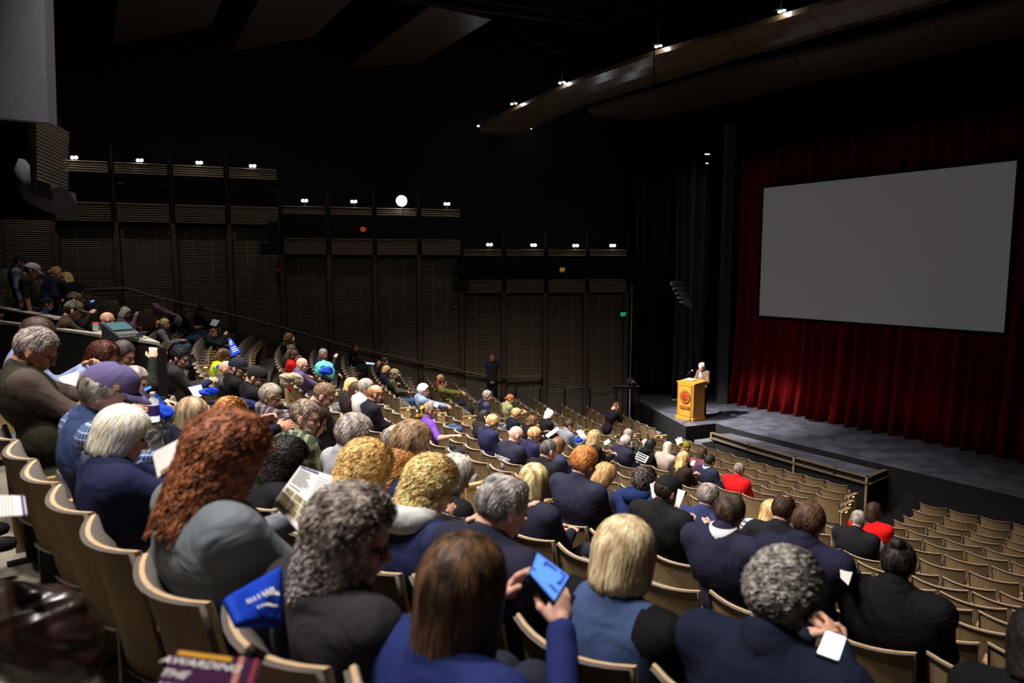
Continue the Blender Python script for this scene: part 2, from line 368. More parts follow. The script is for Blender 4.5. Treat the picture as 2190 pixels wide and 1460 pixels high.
# ---- lamps on the galleries
WL = [(160, 337), (300, 343), (427, 348), (541, 355), (652, 429), (757, 431), (956, 436), (1047, 523), (1141, 524), (1231, 525), (1310, 525)]
TN = ['upper', 'middle', 'lower']
for i, (x, y) in enumerate(WL):
    p = wall_pt(x, y, 0.22); t_ = 0 if i < 4 else 1 if i < 7 else 2
    j = i - (0, 4, 7)[t_]
    pos = {0: ['furthest from the stage', 'second from the left', 'third from the left', 'nearest the middle tier'],
           1: ['leftmost', 'left of the spotlight', 'right of the spotlight'], 2: ['leftmost', 'second from left', 'third from left', 'nearest the stage']}[t_][j]
    t = thing('twin_lamp', 'small white twin work light on the %s side gallery, %s' % (TN[t_], pos), 'lamp', p, group='twin work lights along the side galleries')
    for s in (-1, 1):
        mb = MB(); mb.sphere((s * 0.055, -0.03, 0), (0.05, 0.03, 0.045), nu=10, nv=6); mb.build('lamp_head', M_LAMP, t, smooth=True)
    mb = MB(); mb.box((0, 0.0, -0.09), (0.03, 0.03, 0.14)); mb.box((0, 0, -0.03), (0.14, 0.02, 0.02)); mb.build('bracket', M_DMETAL, t)
    l = bpy.data.lights.new('lamp_light', 'POINT'); l.energy = 4; l.shadow_soft_size = 0.05; l.color = (0.95, 0.95, 1)
    o = bpy.data.objects.new('lamp_light', l); COL.objects.link(o); o.location = p + Vector((0, -0.1, 0.03))
p = wall_pt(860, 430, 0.3)
t = thing('spotlight', 'blazing white spotlight on the middle gallery of the side wall', 'lamp', p)
mb = MB(); mb.sphere((0, -0.12, 0), (0.17, 0.06, 0.17), nu=20, nv=10); mb.build('lens', mat('spot_glow', (255, 255, 255), emit=(245, 250, 255), estr=40), t, smooth=True)
mb = MB(); mb.tube([(0, -0.1, 0), (0, 0.35, 0.1)], [0.18, 0.12], n=14); mb.build('housing', M_DMETAL, t, smooth=True)
mb = MB(); mb.box((0, 0.05, -0.2), (0.05, 0.05, 0.3)); mb.box((0, 0.05, -0.1), (0.42, 0.03, 0.03)); mb.build('yoke', M_DMETAL, t)
for (x, y, lab, cc) in ((778, 490, 'dim orange stage lamp in the middle side gallery', (200, 84, 20)), (1202, 576, 'dim amber stage lamp in the lower side gallery', (190, 130, 30))):
    p = wall_pt(x, y, -0.3); t = thing('stage_lamp', lab, 'lamp', p)
    mb = MB(); mb.tube([(0, -0.1, 0), (0, 0.25, 0.08)], [0.11, 0.09], n=12); mb.build('housing', M_DMETAL, t, smooth=True)
    mb = MB(); mb.tube([(0, -0.115, 0), (0, -0.1, 0)], 0.095, n=16); mb.build('lens', mat('gel', cc, emit=cc, estr=0.35), t)
# loudspeakers where the tiers step down
for x, y, lab in ((578, 532, 'black loudspeaker on the wall between upper and middle galleries'), (985, 612, 'black loudspeaker on the wall between middle and lower galleries')):
    p = wall_pt(x, y, 0.42); t = thing('loudspeaker', lab, 'loudspeaker', p)
    mb = MB(); mb.box((0, 0, 0), (0.5, 0.34, 0.34)); bevel(mb.build('cabinet', M_BLACK, t), 0.02)
    mb = MB(); mb.box((0, -0.175, 0), (0.44, 0.012, 0.28)); mb.build('grille', M_DMETAL, t)
    mb = MB(); mb.box((0.1, 0.12, 0.45), (0.3, 0.12, 0.75)); mb.build('wall_bracket', M_BLACK, t)
# ---- exit sign and its door frame by the end of the wall
p = at_y(1333, 672, 24.05)
t = thing('exit_sign', 'small glowing green exit sign at the end of the side wall', 'sign', p)
mb = MB(); mb.box((0, 0, 0), (0.25, 0.06, 0.2)); mb.build('housing', M_BLACK, t)
obj('lettering', text_mesh('EXIT', 0.155, mat('exit_green', (40, 230, 160), emit=(20, 235, 150), estr=1.0), 0.002), t, (0, -0.035, -0.003), (math.pi / 2, 0, 0)).scale = (0.62, 1.15, 1)
mb = MB(); mb.tube([(4.12, 24.15, ZG), (4.12, 24.15, -0.6)], 0.035, n=8); o = struct(mb.build('trim_1', M_STEEL, smooth=True))
# ================================================================ STAGE
AV = Vector((0.5446, -0.8387, 0)); FV = Vector((0.8387, 0.5446, 0))        # along the stage front, into the stage
ZS = -4.55
P_A, P_B, P_C, P_D = Vector((4.29, 23.4, 0)), Vector((4.96, 19.62, 0)), Vector((5.92, 20.04, 0)), Vector((6.30, 19.25, 0))
P_E = P_D + AV * 11
mb = MB(); poly = [P_A, P_B, P_C, P_D, P_E, P_E + FV * 8, P_A + Vector((9, 5, 0)), P_A + Vector((0, 4, 0))]
mb.prism([(p.x, p.y, ZG) for p in poly], (0, 0, ZS - ZG)); mb.m = [0 if i == 1 else 1 for i in range(len(mb.f))]; stage = struct(mb.build('stage_floor', [M_STAGE, M_BLACK2]))
# platform over the orchestra pit with its double ledge
Q = [Vector((5.63, 19.33, 0)), Vector((6.24, 18.05, 0)), Vector((6.94, 16.8, 0)), Vector((7.5, 15.85, 0)), Vector((7.91, 15.18, 0)), Vector((8.75, 15.85, 0)), Vector((8.3, 17.2, 0)), Vector((6.45, 19.5, 0))]
mb = MB(); mb.prism([(p.x, p.y, ZG) for p in Q], (0, 0, -4.70 - ZG)); mb.m = [0 if i == 1 else 1 for i in range(len(mb.f))]; struct(mb.build('stage_platform', [M_STAGE, M_BLACK2], None))
ledge = thing('pit_ledge', 'dark double ledge with a wooden edge along the orchestra pit platform', 'ledge')
M_LEDGE = mat('ledge_wood', (96, 84, 70), 0.5, 0.4)
for z_, off, h in ((-4.66, 0.0, 0.03), (-4.80, 0.07, 0.03)):
    mb = MB()
    for a, b in zip(Q[:5], Q[1:6]):
        d = (b - a); n = Vector((d.y, -d.x, 0)).normalized(); n = -n if n.dot(Vector((1, 0.6, 0))) > 0 and a is not Q[4] else n
        c = (a + b) / 2; c.z = z_; c = c + n * off * 0.5
        mb.box(c, (d.length + 0.06, 0.10, h), 0, Matrix.Rotation(math.atan2(d.y, d.x), 3, 'Z'))
    mb.build('rail', M_LEDGE, ledge)
for p in (Q[0], Q[2], Q[4]):
    mb = MB(); mb.box((p.x - 0.04, p.y - 0.03, (ZG - 4.66) / 2), (0.035, 0.035, -4.66 - ZG)); mb.build('post', mat('ledge_post', (170, 140, 100), 0.5), ledge)
for i in range(2):
    mb = MB(); c = P_B * 0.5 + P_C * 0.5 + Vector((0.25 - 0.42 * i, -0.4 - 0.3 * i, 0)); h = ZS - ZG - 0.32 * (i + 1)
    mb.box((c.x, c.y, ZG + h / 2), (1.05, 0.34, h), 0, Matrix.Rotation(math.radians(24), 3, 'Z'))
    tag(mb.build('stage_step', mat('step_grey', (92, 92, 96), 0.7)), ('upper' if i == 0 else 'lower') + ' grey step leading up to the stage beside the podium', 'step', 'steps up to the stage')
for i in range(3):
    c = Vector((8.95, 15.3, 0)) + AV * 3.6 - FV * (0.3 * i + 0.1); h = ZS - ZG - 0.22 * (i + 1)
    mb = MB(); mb.box((c.x, c.y, ZG + h / 2), (7.0, 0.3, h), 0, Matrix.Rotation(math.atan2(AV.y, AV.x), 3, 'Z'))
    tag(mb.build('stage_step', M_BLACK2), ['top', 'middle', 'bottom'][i] + ' long black step down from the stage, right of the pit ledge', 'step', 'long black steps at the stage front')
# curtain
def curtain(name, p0, d, length, z0, z1, wl, amp, m, seed=0, nz=10, spread=0.0, parent=None):
    r = random.Random(seed); n = int(length / wl * 10); P = []
    nrm = Vector((d.y, -d.x, 0)); ph = 0; S = []
    for i in range(n + 1):
        ph += 2 * math.pi / 10 * r.uniform(0.7, 1.3); S.append((i / n * length, ph))
    for i in range(n + 1):
        x, f = S[i]; row = []
        for j in range(nz + 1):
            v = j / nz; z = z0 + (z1 - z0) * v
            a = amp * (1.35 - 0.6 * v) * (math.sin(f) + 0.35 * math.sin(2.3 * f + seed)) * (1 + 0.25 * math.sin(x * 1.7 + v * 2))
            q = p0 + d * (x - spread * (1 - v) ** 6 * (1 - x / length) + 0.05 * math.sin(3 * v + f * 0.2)) + nrm * a; row.append((q.x, q.y, z))
        P.append(row)
    mb = MB(); mb.grid(P, 0, tuple(nrm * -0.015)); return mb.build(name, m, parent, smooth=True)
tag(curtain('stage_curtain', Vector((7.42, 23.0, 0)), AV, 13.5, ZS + 0.005, 3.6, 0.42, 0.13, M_RED, 3, spread=0.25), 'dark red velvet stage curtain hanging in deep folds behind the screen', 'curtain')
tag(curtain('side_drape', Vector((5.55, 24.1, 0)), Vector((0.985, -0.17, 0)), 1.1, ZS + 0.005, 3.5, 0.3, 0.07, M_DRAPE, 5), 'charcoal side drape with soft folds behind the podium', 'curtain')
tag(curtain('side_drape', Vector((4.3, 24.75, 0)), Vector((0.99, -0.08, 0)), 1.3, ZS + 0.005, 3.5, 0.35, 0.08, mat('black_drape', (34, 34, 40), 0.9, 0.1), 8), 'black side drape beside the exit, left of the charcoal drape', 'curtain')
mb = MB(); mb.box((7.0, 23.1, (ZS + 4.5) / 2), (0.27, 0.4, 4.5 - ZS)); struct(mb.build('proscenium_column', mat('col_grey', (64, 64, 68), 0.8)))
mb = MB(); mb.box((5.2, 26.2, 1.0), (5.0, 0.2, 11.2)); struct(mb.build('proscenium_wall', M_BLACK))
# projection screen
SL, SR = Vector((7.62, 21.42, 0)), Vector((11.26, 15.84, 0))
c4 = [at_line(1633, 402, SL, SR), at_line(2174, 344, SL, SR), at_line(2150, 712, SL, SR), at_line(1625, 674, SL, SR)]
ztop = (c4[0].z + c4[1].z) / 2; zbot = (c4[2].z + c4[3].z) / 2
a, b = (c4[0] + c4[3]) / 2, (c4[1] + c4[2]) / 2; d = b - a; d.z = 0
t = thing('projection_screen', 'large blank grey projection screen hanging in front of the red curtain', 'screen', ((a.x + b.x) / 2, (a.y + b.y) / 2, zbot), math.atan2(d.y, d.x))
mb = MB(); mb.box((0, 0, (ztop - zbot) / 2), (d.length, 0.02, ztop - zbot)); mb.build('screen_surface', mat('screen_spill_glow', (190, 190, 196), 0.9, 0.05, emit=(200, 200, 208), estr=0.062), t)  # faint emission stands in for house light spilling onto the blank screen
mb = MB(); H_ = ztop - zbot
for s in (-1, 1):
    mb.box((s * (d.length / 2 + 0.04), 0, H_ / 2), (0.08, 0.05, H_ + 0.16)); mb.box((0, 0, H_ / 2 + s * (H_ / 2 + 0.04)), (d.length, 0.05, 0.08))
mb.build('border', M_BLACK, t)
# podium
pz = ZS
t = thing('podium', 'tall honey oak podium with a round brown seal on its front', 'podium', (5.34, 20.62, pz), math.radians(-56))
M_OAK = mat('oak', (176, 112, 34), 0.4, 0.5, vary=0.12, vscale=3, stretch=(8, 8, 0.6), bump=0.05)
mb = MB(); mb.box((0, 0, 0.55), (0.62, 0.50, 1.10)); bevel(mb.build('body', M_OAK, t), 0.012)
mb = MB(); mb.box((0, 0.02, 1.14), (0.70, 0.56, 0.035), 0, Matrix.Rotation(0.1, 3, 'X')); bevel(mb.build('top', M_OAK, t), 0.01)
mb = MB(); mb.box((0, 0, 0.05), (0.68, 0.56, 0.10)); bevel(mb.build('plinth', M_OAK, t), 0.01)
mb = MB()
for s in (-1, 1): mb.box((s * 0.27, -0.255, 0.6), (0.035, 0.02, 0.92)); mb.box((0, -0.255, 0.6 + s * 0.45), (0.57, 0.02, 0.035))
mb.build('frame', M_OAK, t)
M_SEAL, M_GOLD = mat('seal_brown', (96, 36, 14), 0.35, 0.5), mat('seal_gold', (224, 180, 84), 0.3, 0.6, metal=0.5)
mb = MB(); mb.tube([(0, -0.262, 0.70), (0, -0.275, 0.70)], 0.20, n=28); seal = mb.build('seal', M_SEAL, t)
mb = MB(); mb.tube([(0, -0.275, 0.70), (0, -0.281, 0.70)], 0.130, n=24); mb.build('disc', mat('seal_red', (140, 50, 20), 0.3, 0.5), seal)
mb = MB(); mb.sphere((0, -0.28, 0.715), (0.045, 0.016, 0.06)); mb.sphere((0, -0.278, 0.64), (0.075, 0.014, 0.045)); mb.build('bust', M_SEAL, seal, smooth=True)
for i in range(22):
    a = 2 * math.pi * i / 22; mb = MB(); mb.box((0.165 * math.cos(a), -0.28, 0.70 + 0.165 * math.sin(a)), (0.018, 0.008, 0.03), 0, Matrix.Rotation(-a + math.pi / 2, 3, 'Y')); mb.build('letter', M_GOLD, seal)
mb = MB(); mb.box((0, -0.265, 0.385), (0.38, 0.02, 0.085)); pl = mb.build('plaque', M_SEAL, t)
r = random.Random(4)
for row in (0.402, 0.368):
    mb = MB(); x = -0.16
    while x < 0.16: ww = r.uniform(0.008, 0.02); mb.box((x, -0.277, row), (ww, 0.004, 0.014)); x += ww + 0.008
    mb.build('lettering', mat('plaque_tan', (170, 110, 60)), pl)
mb = MB(); mb.tube([(-0.08, -0.1, 1.16), (-0.10, -0.12, 1.28), (-0.03, -0.06, 1.42), (0.0, 0.0, 1.46)], 0.009, n=6); mb.sphere((0.01, 0.01, 1.465), 0.025, 1)
tag(mb.build('microphone', [M_DMETAL, mat('mic_grey', (190, 190, 190))], None, t.location, t.rotation_euler, smooth=True), 'thin gooseneck microphone standing on the podium top', 'microphone')
mb = MB(); mb.tube([(0.38, -0.42, 0.02), (0.38, -0.42, 1.1)], 0.012, n=6)
for a in (0.3, 2.4, 4.5): mb.tube([(0.38, -0.42, 0.1), (0.38 + 0.28 * math.cos(a), -0.42 + 0.28 * math.sin(a), 0.01)], 0.01, n=6)
tag(mb.build('microphone_stand', M_DMETAL, None, t.location, t.rotation_euler), 'thin black tripod stand at the near corner of the podium', 'stand')
mb = MB(); mb.box((-0.08, 0.05, 1.185), (0.3, 0.22, 0.006), 0, Matrix.Rotation(0.1, 3, 'X')); tag(mb.build('paper', mat('paper', (225, 224, 220)), None, t.location, t.rotation_euler), 'white papers lying on the podium top', 'paper')
mb = MB(); mb.box((0, 0, 0.02), (0.2, 0.12, 0.04)); tag(bevel(mb.build('floor_box', mat('paper', (225, 224, 220)), None, at_z(1443, 856, ZS)), 0.01), 'small white box lying on the stage floor left of the podium', 'box')
# mesh railing by the stage corner
t = thing('mesh_railing', 'black wire mesh railing between the side wall and the stage', 'railing')
PX = [1103, 1155, 1208, 1262, 1318, 1366]
zt1, zb1 = at_y(1340, 829, 22.75).z, at_y(1340, 862, 22.75).z
pts = [at_y(x, 829, 22.75 + 0.1 * (i < 3)) for i, x in enumerate(PX)]
for i, p in enumerate(pts):
    mb = MB(); mb.tube([(p.x, p.y, ZG), (p.x, p.y, zt1)], 0.03, n=6); mb.build('post', M_DMETAL, t)
mb = MB(); mb.tube([(p.x, p.y, zt1) for p in pts], 0.022, n=6); mb.build('top_rail', M_DMETAL, t)
mb = MB(); mb.tube([(pts[4].x - 0.1, pts[4].y - 0.05, zt1 + 0.06), (pts[5].x, pts[5].y - 0.05, zt1 + 0.06)], 0.03, n=8); mb.build('handrail', M_STEEL, t, smooth=True)
for a, b in zip(pts[:-1], pts[1:]):
    mb = MB(); n = 12
    for k in range(1, n): x = a.x + (b.x - a.x) * k / n; mb.box((x, (a.y + b.y) / 2, (zt1 + zb1) / 2), (0.006, 0.006, zt1 - zb1))
    for k in range(9): mb.box(((a.x + b.x) / 2, (a.y + b.y) / 2, zb1 + (zt1 - zb1) * k / 8), (b.x - a.x, 0.006, 0.006))
    o = mb.build('mesh_infill', mat('wire_grey', (70, 70, 74), 0.5), t); o['kind'] = 'stuff'
# line-array loudspeaker and small hanging lamp
p = at_y(1448, 606, 19.5); t = thing('line_array', 'black hanging line array loudspeaker left above the podium', 'loudspeaker', p)
for i in range(5):
    mb = MB(); mb.box((0.07 * i, 0, -0.14 * i), (0.34, 0.3, 0.12), 0, Matrix.Rotation(0.12 * i, 3, 'Y')); c = bevel(mb.build('cabinet', M_BLACK, t), 0.01)
    mb = MB(); mb.box((0.07 * i + 0.1, -0.155, -0.14 * i), (0.04, 0.01, 0.05)); mb.build('clamp', M_DMETAL, c)
mb = MB(); mb.tube([(0, 0, 0.05), (0, 0, ZC - p.z)], 0.01, n=5); mb.build('cable', M_DMETAL, t)
p = at_y(1512, 330, 19.0); t = thing('hanging_lamp', 'tiny white twin lamp glowing high in the dark above the podium', 'lamp', p)
mb = MB(); mb.box((0, -0.03, 0), (0.13, 0.02, 0.025)); mb.box((0, -0.03, -0.235), (0.07, 0.02, 0.02)); mb.build('lamp_head', mat('dim_glow', (255, 255, 255), emit=(230, 235, 245), estr=1.6), t)
mb = MB(); mb.box((0, 0.02, -0.11), (0.16, 0.06, 0.3)); mb.tube([(0, 0.02, 0), (0, 0.02, ZC - p.z)], 0.01, n=5); mb.build('housing', M_BLACK, t)
# ================================================================ CEILING
def cloud(name, pts, z, th, m, label, cat='panel', seams=(), gr=None):
    P = [at_z(x, y, z) for x, y in pts]; mb = MB(); mb.prism([(p.x, p.y, p.z) for p in P], (0, 0, th)); o = mb.build(name, m)
    tag(o, label, cat, gr)
    return o
def band(name, up, lo, z, th, label, bow=0.0, seams=(), m=None):
    """curved ceiling reflector between an upper and a lower pixel outline"""
    t = thing(name, label, 'panel')
    n = len(up)
    def row(i):
        a, b = at_z(*up[i], z), at_z(*lo[i], z)
        return [tuple(a.lerp(b, f) + Vector((0, 0, -bow * math.sin(math.pi * f)))) for f in (0, .2, .4, .6, .8, 1)]
    cuts = [0] + list(seams) + [n - 1]
    for s, e in zip(cuts[:-1], cuts[1:]):
        rows = [row(i) for i in range(s, e + 1)]
        if e < n - 1: rows[-1] = [tuple(Vector(rows[-1][j]).lerp(Vector(rows[-2][j]), 0.012)) for j in range(6)]
        mb = MB(); mb.grid(rows, 0, (0, 0, th)); mb.build('panel', m or M_CLOUD, t, smooth=False)
    return t
band('ceiling_reflector', [(1026, 272), (1050, 258), (1100, 236), (1150, 212), (1250, 170), (1400, 118), (1480, 95), (1560, 74), (1640, 51), (1730, 24), (1830, -6), (1930, -36)],
     [(1030, 280), (1060, 287), (1110, 287), (1165, 262), (1250, 225), (1400, 180), (1500, 150), (1600, 120), (1700, 94), (1790, 67), (1960, 22), (2060, -6)], 4.5, 0.1,
     'curved brown wooden ceiling reflector, the upper one, with glossy streaks', 0.12, (3, 5, 7, 9))
band('ceiling_reflector', [(1258, 238), (1330, 217), (1450, 184), (1560, 152), (1700, 122), (1850, 88), (2000, 50), (2200, -2)],
     [(1290, 248), (1365, 257), (1480, 236), (1600, 210), (1740, 175), (1900, 145), (2050, 108), (2240, 60)], 4.7, 0.1,
     'dim brown ceiling reflector, the lower one, nearer the stage', 0.1, (2, 4, 6), M_CLOUD2)
cloud('acoustic_cloud', [(243, 96), (450, 55), (480, -12), (252, -12)], 6.6, 0.1, M_CLOUD2, 'dark brown flat ceiling panel at upper left, leftmost of the three', gr='flat brown ceiling panels')
cloud('acoustic_cloud', [(493, 111), (668, 79), (765, -12), (560, -12)], 6.6, 0.1, M_CLOUD2, 'dark brown flat ceiling panel between the other two flat panels', gr='flat brown ceiling panels')
cloud('acoustic_cloud', [(742, 146), (895, 136), (1052, 42), (920, 13)], 6.6, 0.1, M_CLOUD2, 'dark brown flat ceiling panel nearest the curved reflectors', gr='flat brown ceiling panels')
RL = [(1672, 24, 'topmost'), (1408, 99, 'second from the top'), (1202, 177, 'midway down'), (1099, 222, 'fourth down'), (1027, 269, 'at its rounded tip'), (1131, 275, 'under its near edge')]
for x, y, s in RL:
    p = at_z(x, y, 4.62); t = thing('reflector_lamp', 'small white twin lamp along the upper ceiling reflector, ' + s, 'lamp', p, group='lamps along the ceiling reflector')
    for q in (-1, 1):
        mb = MB(); mb.sphere((q * 0.05 * p.y / 18, 0, q * 0.01), (0.04, 0.04, 0.022), nu=8, nv=5); mb.build('lamp_head', M_LAMP, t, smooth=True)
    mb = MB(); mb.box((0, 0.05, 0.04), (0.2, 0.04, 0.02)); mb.tube([(0, 0.05, 0.04), (0, 0.05, ZC - 4.62)], 0.008, n=5); mb.build('bracket', M_DMETAL, t)
    l = bpy.data.lights.new('lamp_light', 'POINT'); l.energy = 6; l.shadow_soft_size = 0.05
    o = bpy.data.objects.new('lamp_light', l); COL.objects.link(o); o.location = p + Vector((0, -0.05, -0.02))
# catwalk rails above the reflector
t = thing('catwalk', 'dark catwalk railing high above the ceiling reflector', 'catwalk')
a, b = at_z(1010, 165, 6.0), at_z(1650, -30, 6.0)
for dz in (0, 0.35, 0.7, 1.05): mb = MB(); mb.tube([a + Vector((0, 0, dz)), b + Vector((0, 0, dz))], 0.025, n=5); mb.build('rail', M_BLACK, t)
for i in range(12):
    p = a.lerp(b, i / 11); mb = MB(); mb.tube([p, p + Vector((0, 0, 1.05))], 0.025, n=5); mb.build('post', M_DMETAL, t)
mb = MB(); a, b = at_z(800, -12, 6.2), at_z(1330, 62, 6.2)
mb.tube([a, b], 0.06, n=6); mb.tube([a + Vector((0.3, 0.3, 0.3)), b + Vector((0.3, 0.3, 0.3))], 0.06, n=6)
tag(mb.build('lighting_truss', M_BLACK), 'dark twin pipe lighting truss crossing the upper ceiling', 'truss')
# ---- upper left: grey hanging panel, louvred balcony end with curved grey fascia
p0 = [at_y(x, y, yy) for x, y, yy in ((-30, -20, 6.2), (94, -20, 6.2), (103, 262, 6.2), (-30, 249, 6.2))]
mb = MB(); mb.prism(p0, (0.0, 0.12, 0)); tag(mb.build('grey_panel', M_GREYP), 'plain pale grey panel hanging in the top left corner', 'panel')
bal = struct(thing('balcony', 'louvred balcony end with a curved grey fascia at upper left', 'balcony'))
up = [(40, 338, 11.6), (52, 352, 11.4), (75, 376, 11.2), (110, 394, 11.4), (150, 412, 11.8)]; lo = [(28, 366, 11.8), (32, 402, 11.5), (52, 428, 11.2), (92, 450, 11.4), (155, 471, 11.8)]
mb = MB(); mb.grid([[tuple(at_y(*u)), tuple(at_y(*l))] for u, l in zip(up, lo)], 0, (0, 0.15, 0)); mb.build('fascia', M_GREYP, bal, smooth=True)
mb = MB()
for i in range(19):
    f = i / 18; y0, y1 = 255 + (376 - 255) * f, 262 + (409 - 262) * f
    if f < 0.12: y0 += 18
    a, m1, b = at_y(80, y0, 10.6), None, at_y(145, y1, 12.0)
    d_ = b - a
    mb.box((a + b) / 2, (d_.length, 0.02, 0.03), 0, Matrix.Rotation(math.atan2(d_.y, d_.x), 3, 'Z'))
o = mb.build('slats', M_BAND, bal); o['kind'] = 'stuff'
mb = MB(); a, b = at_y(78, 320, 10.7), at_y(146, 340, 12.1); d_ = b - a
mb.box((a + b) / 2 + Vector((-0.1, 0, 0)), (d_.length, 0.03, 1.4), 0, Matrix.Rotation(math.atan2(d_.y, d_.x), 3, 'Z')); mb.build('backing_panel', M_BLACK, bal)
# ---- sound booth: black half walls with a pale ledge, mixing desk
BC, BL, BF = at_z(343, 738, -0.85), at_z(-60, 682, -0.85), at_z(268, 704, -0.85)
t = thing('sound_booth', 'black sound booth wall with a pale worktop ledge at left', 'booth')
def bwall(a, b, zt_, zb_, th, m, nm):
    d = b - a; d.z = 0; n = Vector((-d.y, d.x, 0)).normalized() * th / 2; c = (a + b) / 2 + n
    mb = MB(); mb.box((c.x, c.y, (zt_ + zb_) / 2), (d.length, th, zt_ - zb_), 0, Matrix.Rotation(math.atan2(d.y, d.x), 3, 'Z')); return mb.build(nm, m, t)
bwall(BL, BC, -0.88, -2.6, 0.06, M_BLACK2, 'side_wall')
bwall(BC, BF, -0.88, -2.4, 0.06, M_BLACK2, 'front_wall')
M_LEDG2 = mat('ledge_grey', (170, 164, 154), 0.5, 0.4, vary=0.15, vscale=5)
mb = MB(); dA = (BL - BC).normalized()
mb.prism([tuple(p) for p in (BC, BC + dA * 1.0 + (BF - BC) * 0.0, BL, BL + (BF - BC).normalized() * 0.12, BC + dA * 1.6 + (BF - BC).normalized() * 0.35, BF + dA * 0.12, BF)], (0, 0, 0.03))
mb.build('ledge', M_LEDG2, t)
B2, B3 = at_z(240, 700, -0.72), at_z(-60, 646, -0.42)
a, b = at_z(-40, 650, -0.78), at_z(128, 681, -0.78)
bwall(a, b, -0.79, -1.9, 0.06, M_BLACK2, 'rear_wall')
mb = MB(); d_ = b - a; mb.box((a + b) / 2, (d_.length, 0.16, 0.03), 0, Matrix.Rotation(math.atan2(d_.y, d_.x), 3, 'Z')); mb.build('ledge', M_LEDG2, t)
# mixing desk: tilted console with a lit strip
d0 = at_z(262, 722, -0.80)
t = thing('mixing_desk', 'small tilted dark mixing desk with a teal lit screen on the booth ledge', 'mixing desk', d0, math.radians(62)); t.scale = (0.8, 0.8, 1.0)
mb = MB(); mb.prism([(-0.17, -0.2, 0), (-0.17, 0.2, 0), (-0.17, 0.2, 0.17), (-0.17, -0.2, 0.02)], (0.34, 0, 0)); mb.build('body', mat('desk_grey', (60, 62, 66), 0.5), t)
rt = math.atan2(0.15, 0.4)
mb = MB(); mb.box((0, 0.06, 0.128), (0.3, 0.2, 0.006), 0, Matrix.Rotation(rt, 3, 'X')); sc_ = mb.build('screen', mat('desk_teal', (50, 90, 95), emit=(50, 90, 95), estr=0.05), t)
for i in range(8): mb = MB(); mb.box((-0.13 + 0.037 * i, -0.12, 0.055), (0.018, 0.05, 0.012), 0, Matrix.Rotation(rt, 3, 'X')); mb.build('fader', mat('fader_grey', (130, 130, 130)), t)
mb = MB(); r = random.Random(3); p = Vector((0, 0, 0)); pts = []
for i in range(26): pts.append(Vector((0.09 * math.cos(i * 1.3) * r.uniform(.4, 1.2), 0.12 * math.sin(i * 1.9) * r.uniform(.4, 1.2), 0.02 + 0.05 * abs(math.sin(i))))) 
mb.tube(pts, 0.006, n=5); tag(mb.build('cable_tangle', M_DMETAL, None, at_z(296, 722, -0.81)), 'tangle of black cables lying on the booth ledge', 'cable')
mb = MB(); mb.tube([(0, 0, 0), (0, 0, 0.09)], 0.035, n=10); mb.tube([(0, 0, 0.09), (0, 0, 0.1)], 0.037, 1, n=10)
tag(mb.build('cup', [mat('paper', (225, 224, 220)), mat('cup_red', (200, 30, 40), emit=(255, 30, 60), estr=1.0)], None, at_z(205, 706, -0.80)), 'small white cup with a glowing red rim on the booth ledge', 'cup')
# ================================================================ SEATS
M_BACKV = mat('seat_laminate', (132, 110, 80), 0.75, 0.15, vary=0.1, vscale=5, stretch=(6, 6, 0.7))
M_EDGE = mat('seat_edge', (196, 168, 130), 0.6, 0.3)
M_FAB = mat('seat_fabric', (104, 97, 92), 0.95, 0.1, bump=0.35, bscale=250)
M_ARM = mat('seat_oak', (176, 144, 98), 0.45, 0.4, vary=0.1, vscale=6)
M_PED = mat('seat_iron', (22, 22, 23), 0.5, 0.4)
SW = 0.505; HW = SW / 2 - 0.012
def shell_pt(u, v):
    """u -1..1 across, v 0..1 up"""
    wd = HW * (0.93 + 0.07 * v)
    return Vector((u * wd, 0.105 - 0.105 * v ** 1.2 - 0.07 * (1 - u * u), 0.33 + 0.53 * v - 0.012 * (1 - u * u) * (v > 0.99)))
def make_shell():
    mb = MB(); nu, nv = 8, 3
    P = [[shell_pt(-1 + 2 * i / nu, j / nv) for j in range(nv + 1)] for i in range(nu + 1)]
    vs = [p for r in P for p in r]; N = len(vs); T = Vector((0, 0.016, 0)); nj = nv + 1
    fs = [(i * nj + j, i * nj + j + 1, (i + 1) * nj + j + 1, (i + 1) * nj + j)[::-1] for i in range(nu) for j in range(nv)]
    mb.add(vs + [v + T for v in vs], fs + [tuple(N + k for k in f[::-1]) for f in fs], 0)
    top = [(i * nj + nv, (i + 1) * nj + nv, N + (i + 1) * nj + nv, N + i * nj + nv) for i in range(nu)]
    side = [(j, j + 1, N + j + 1, N + j) for j in range(nv)] + [(nu * nj + j + 1, nu * nj + j, N + nu * nj + j, N + nu * nj + j + 1) for j in range(nv)]
    bot = [((i + 1) * nj, i * nj, N + i * nj, N + (i + 1) * nj) for i in range(nu)]
    allv = vs + [v + T for v in vs]
    for f in top + side + bot: mb.add([allv[i] for i in f], [(0, 1, 2, 3)], 1)
    return mb
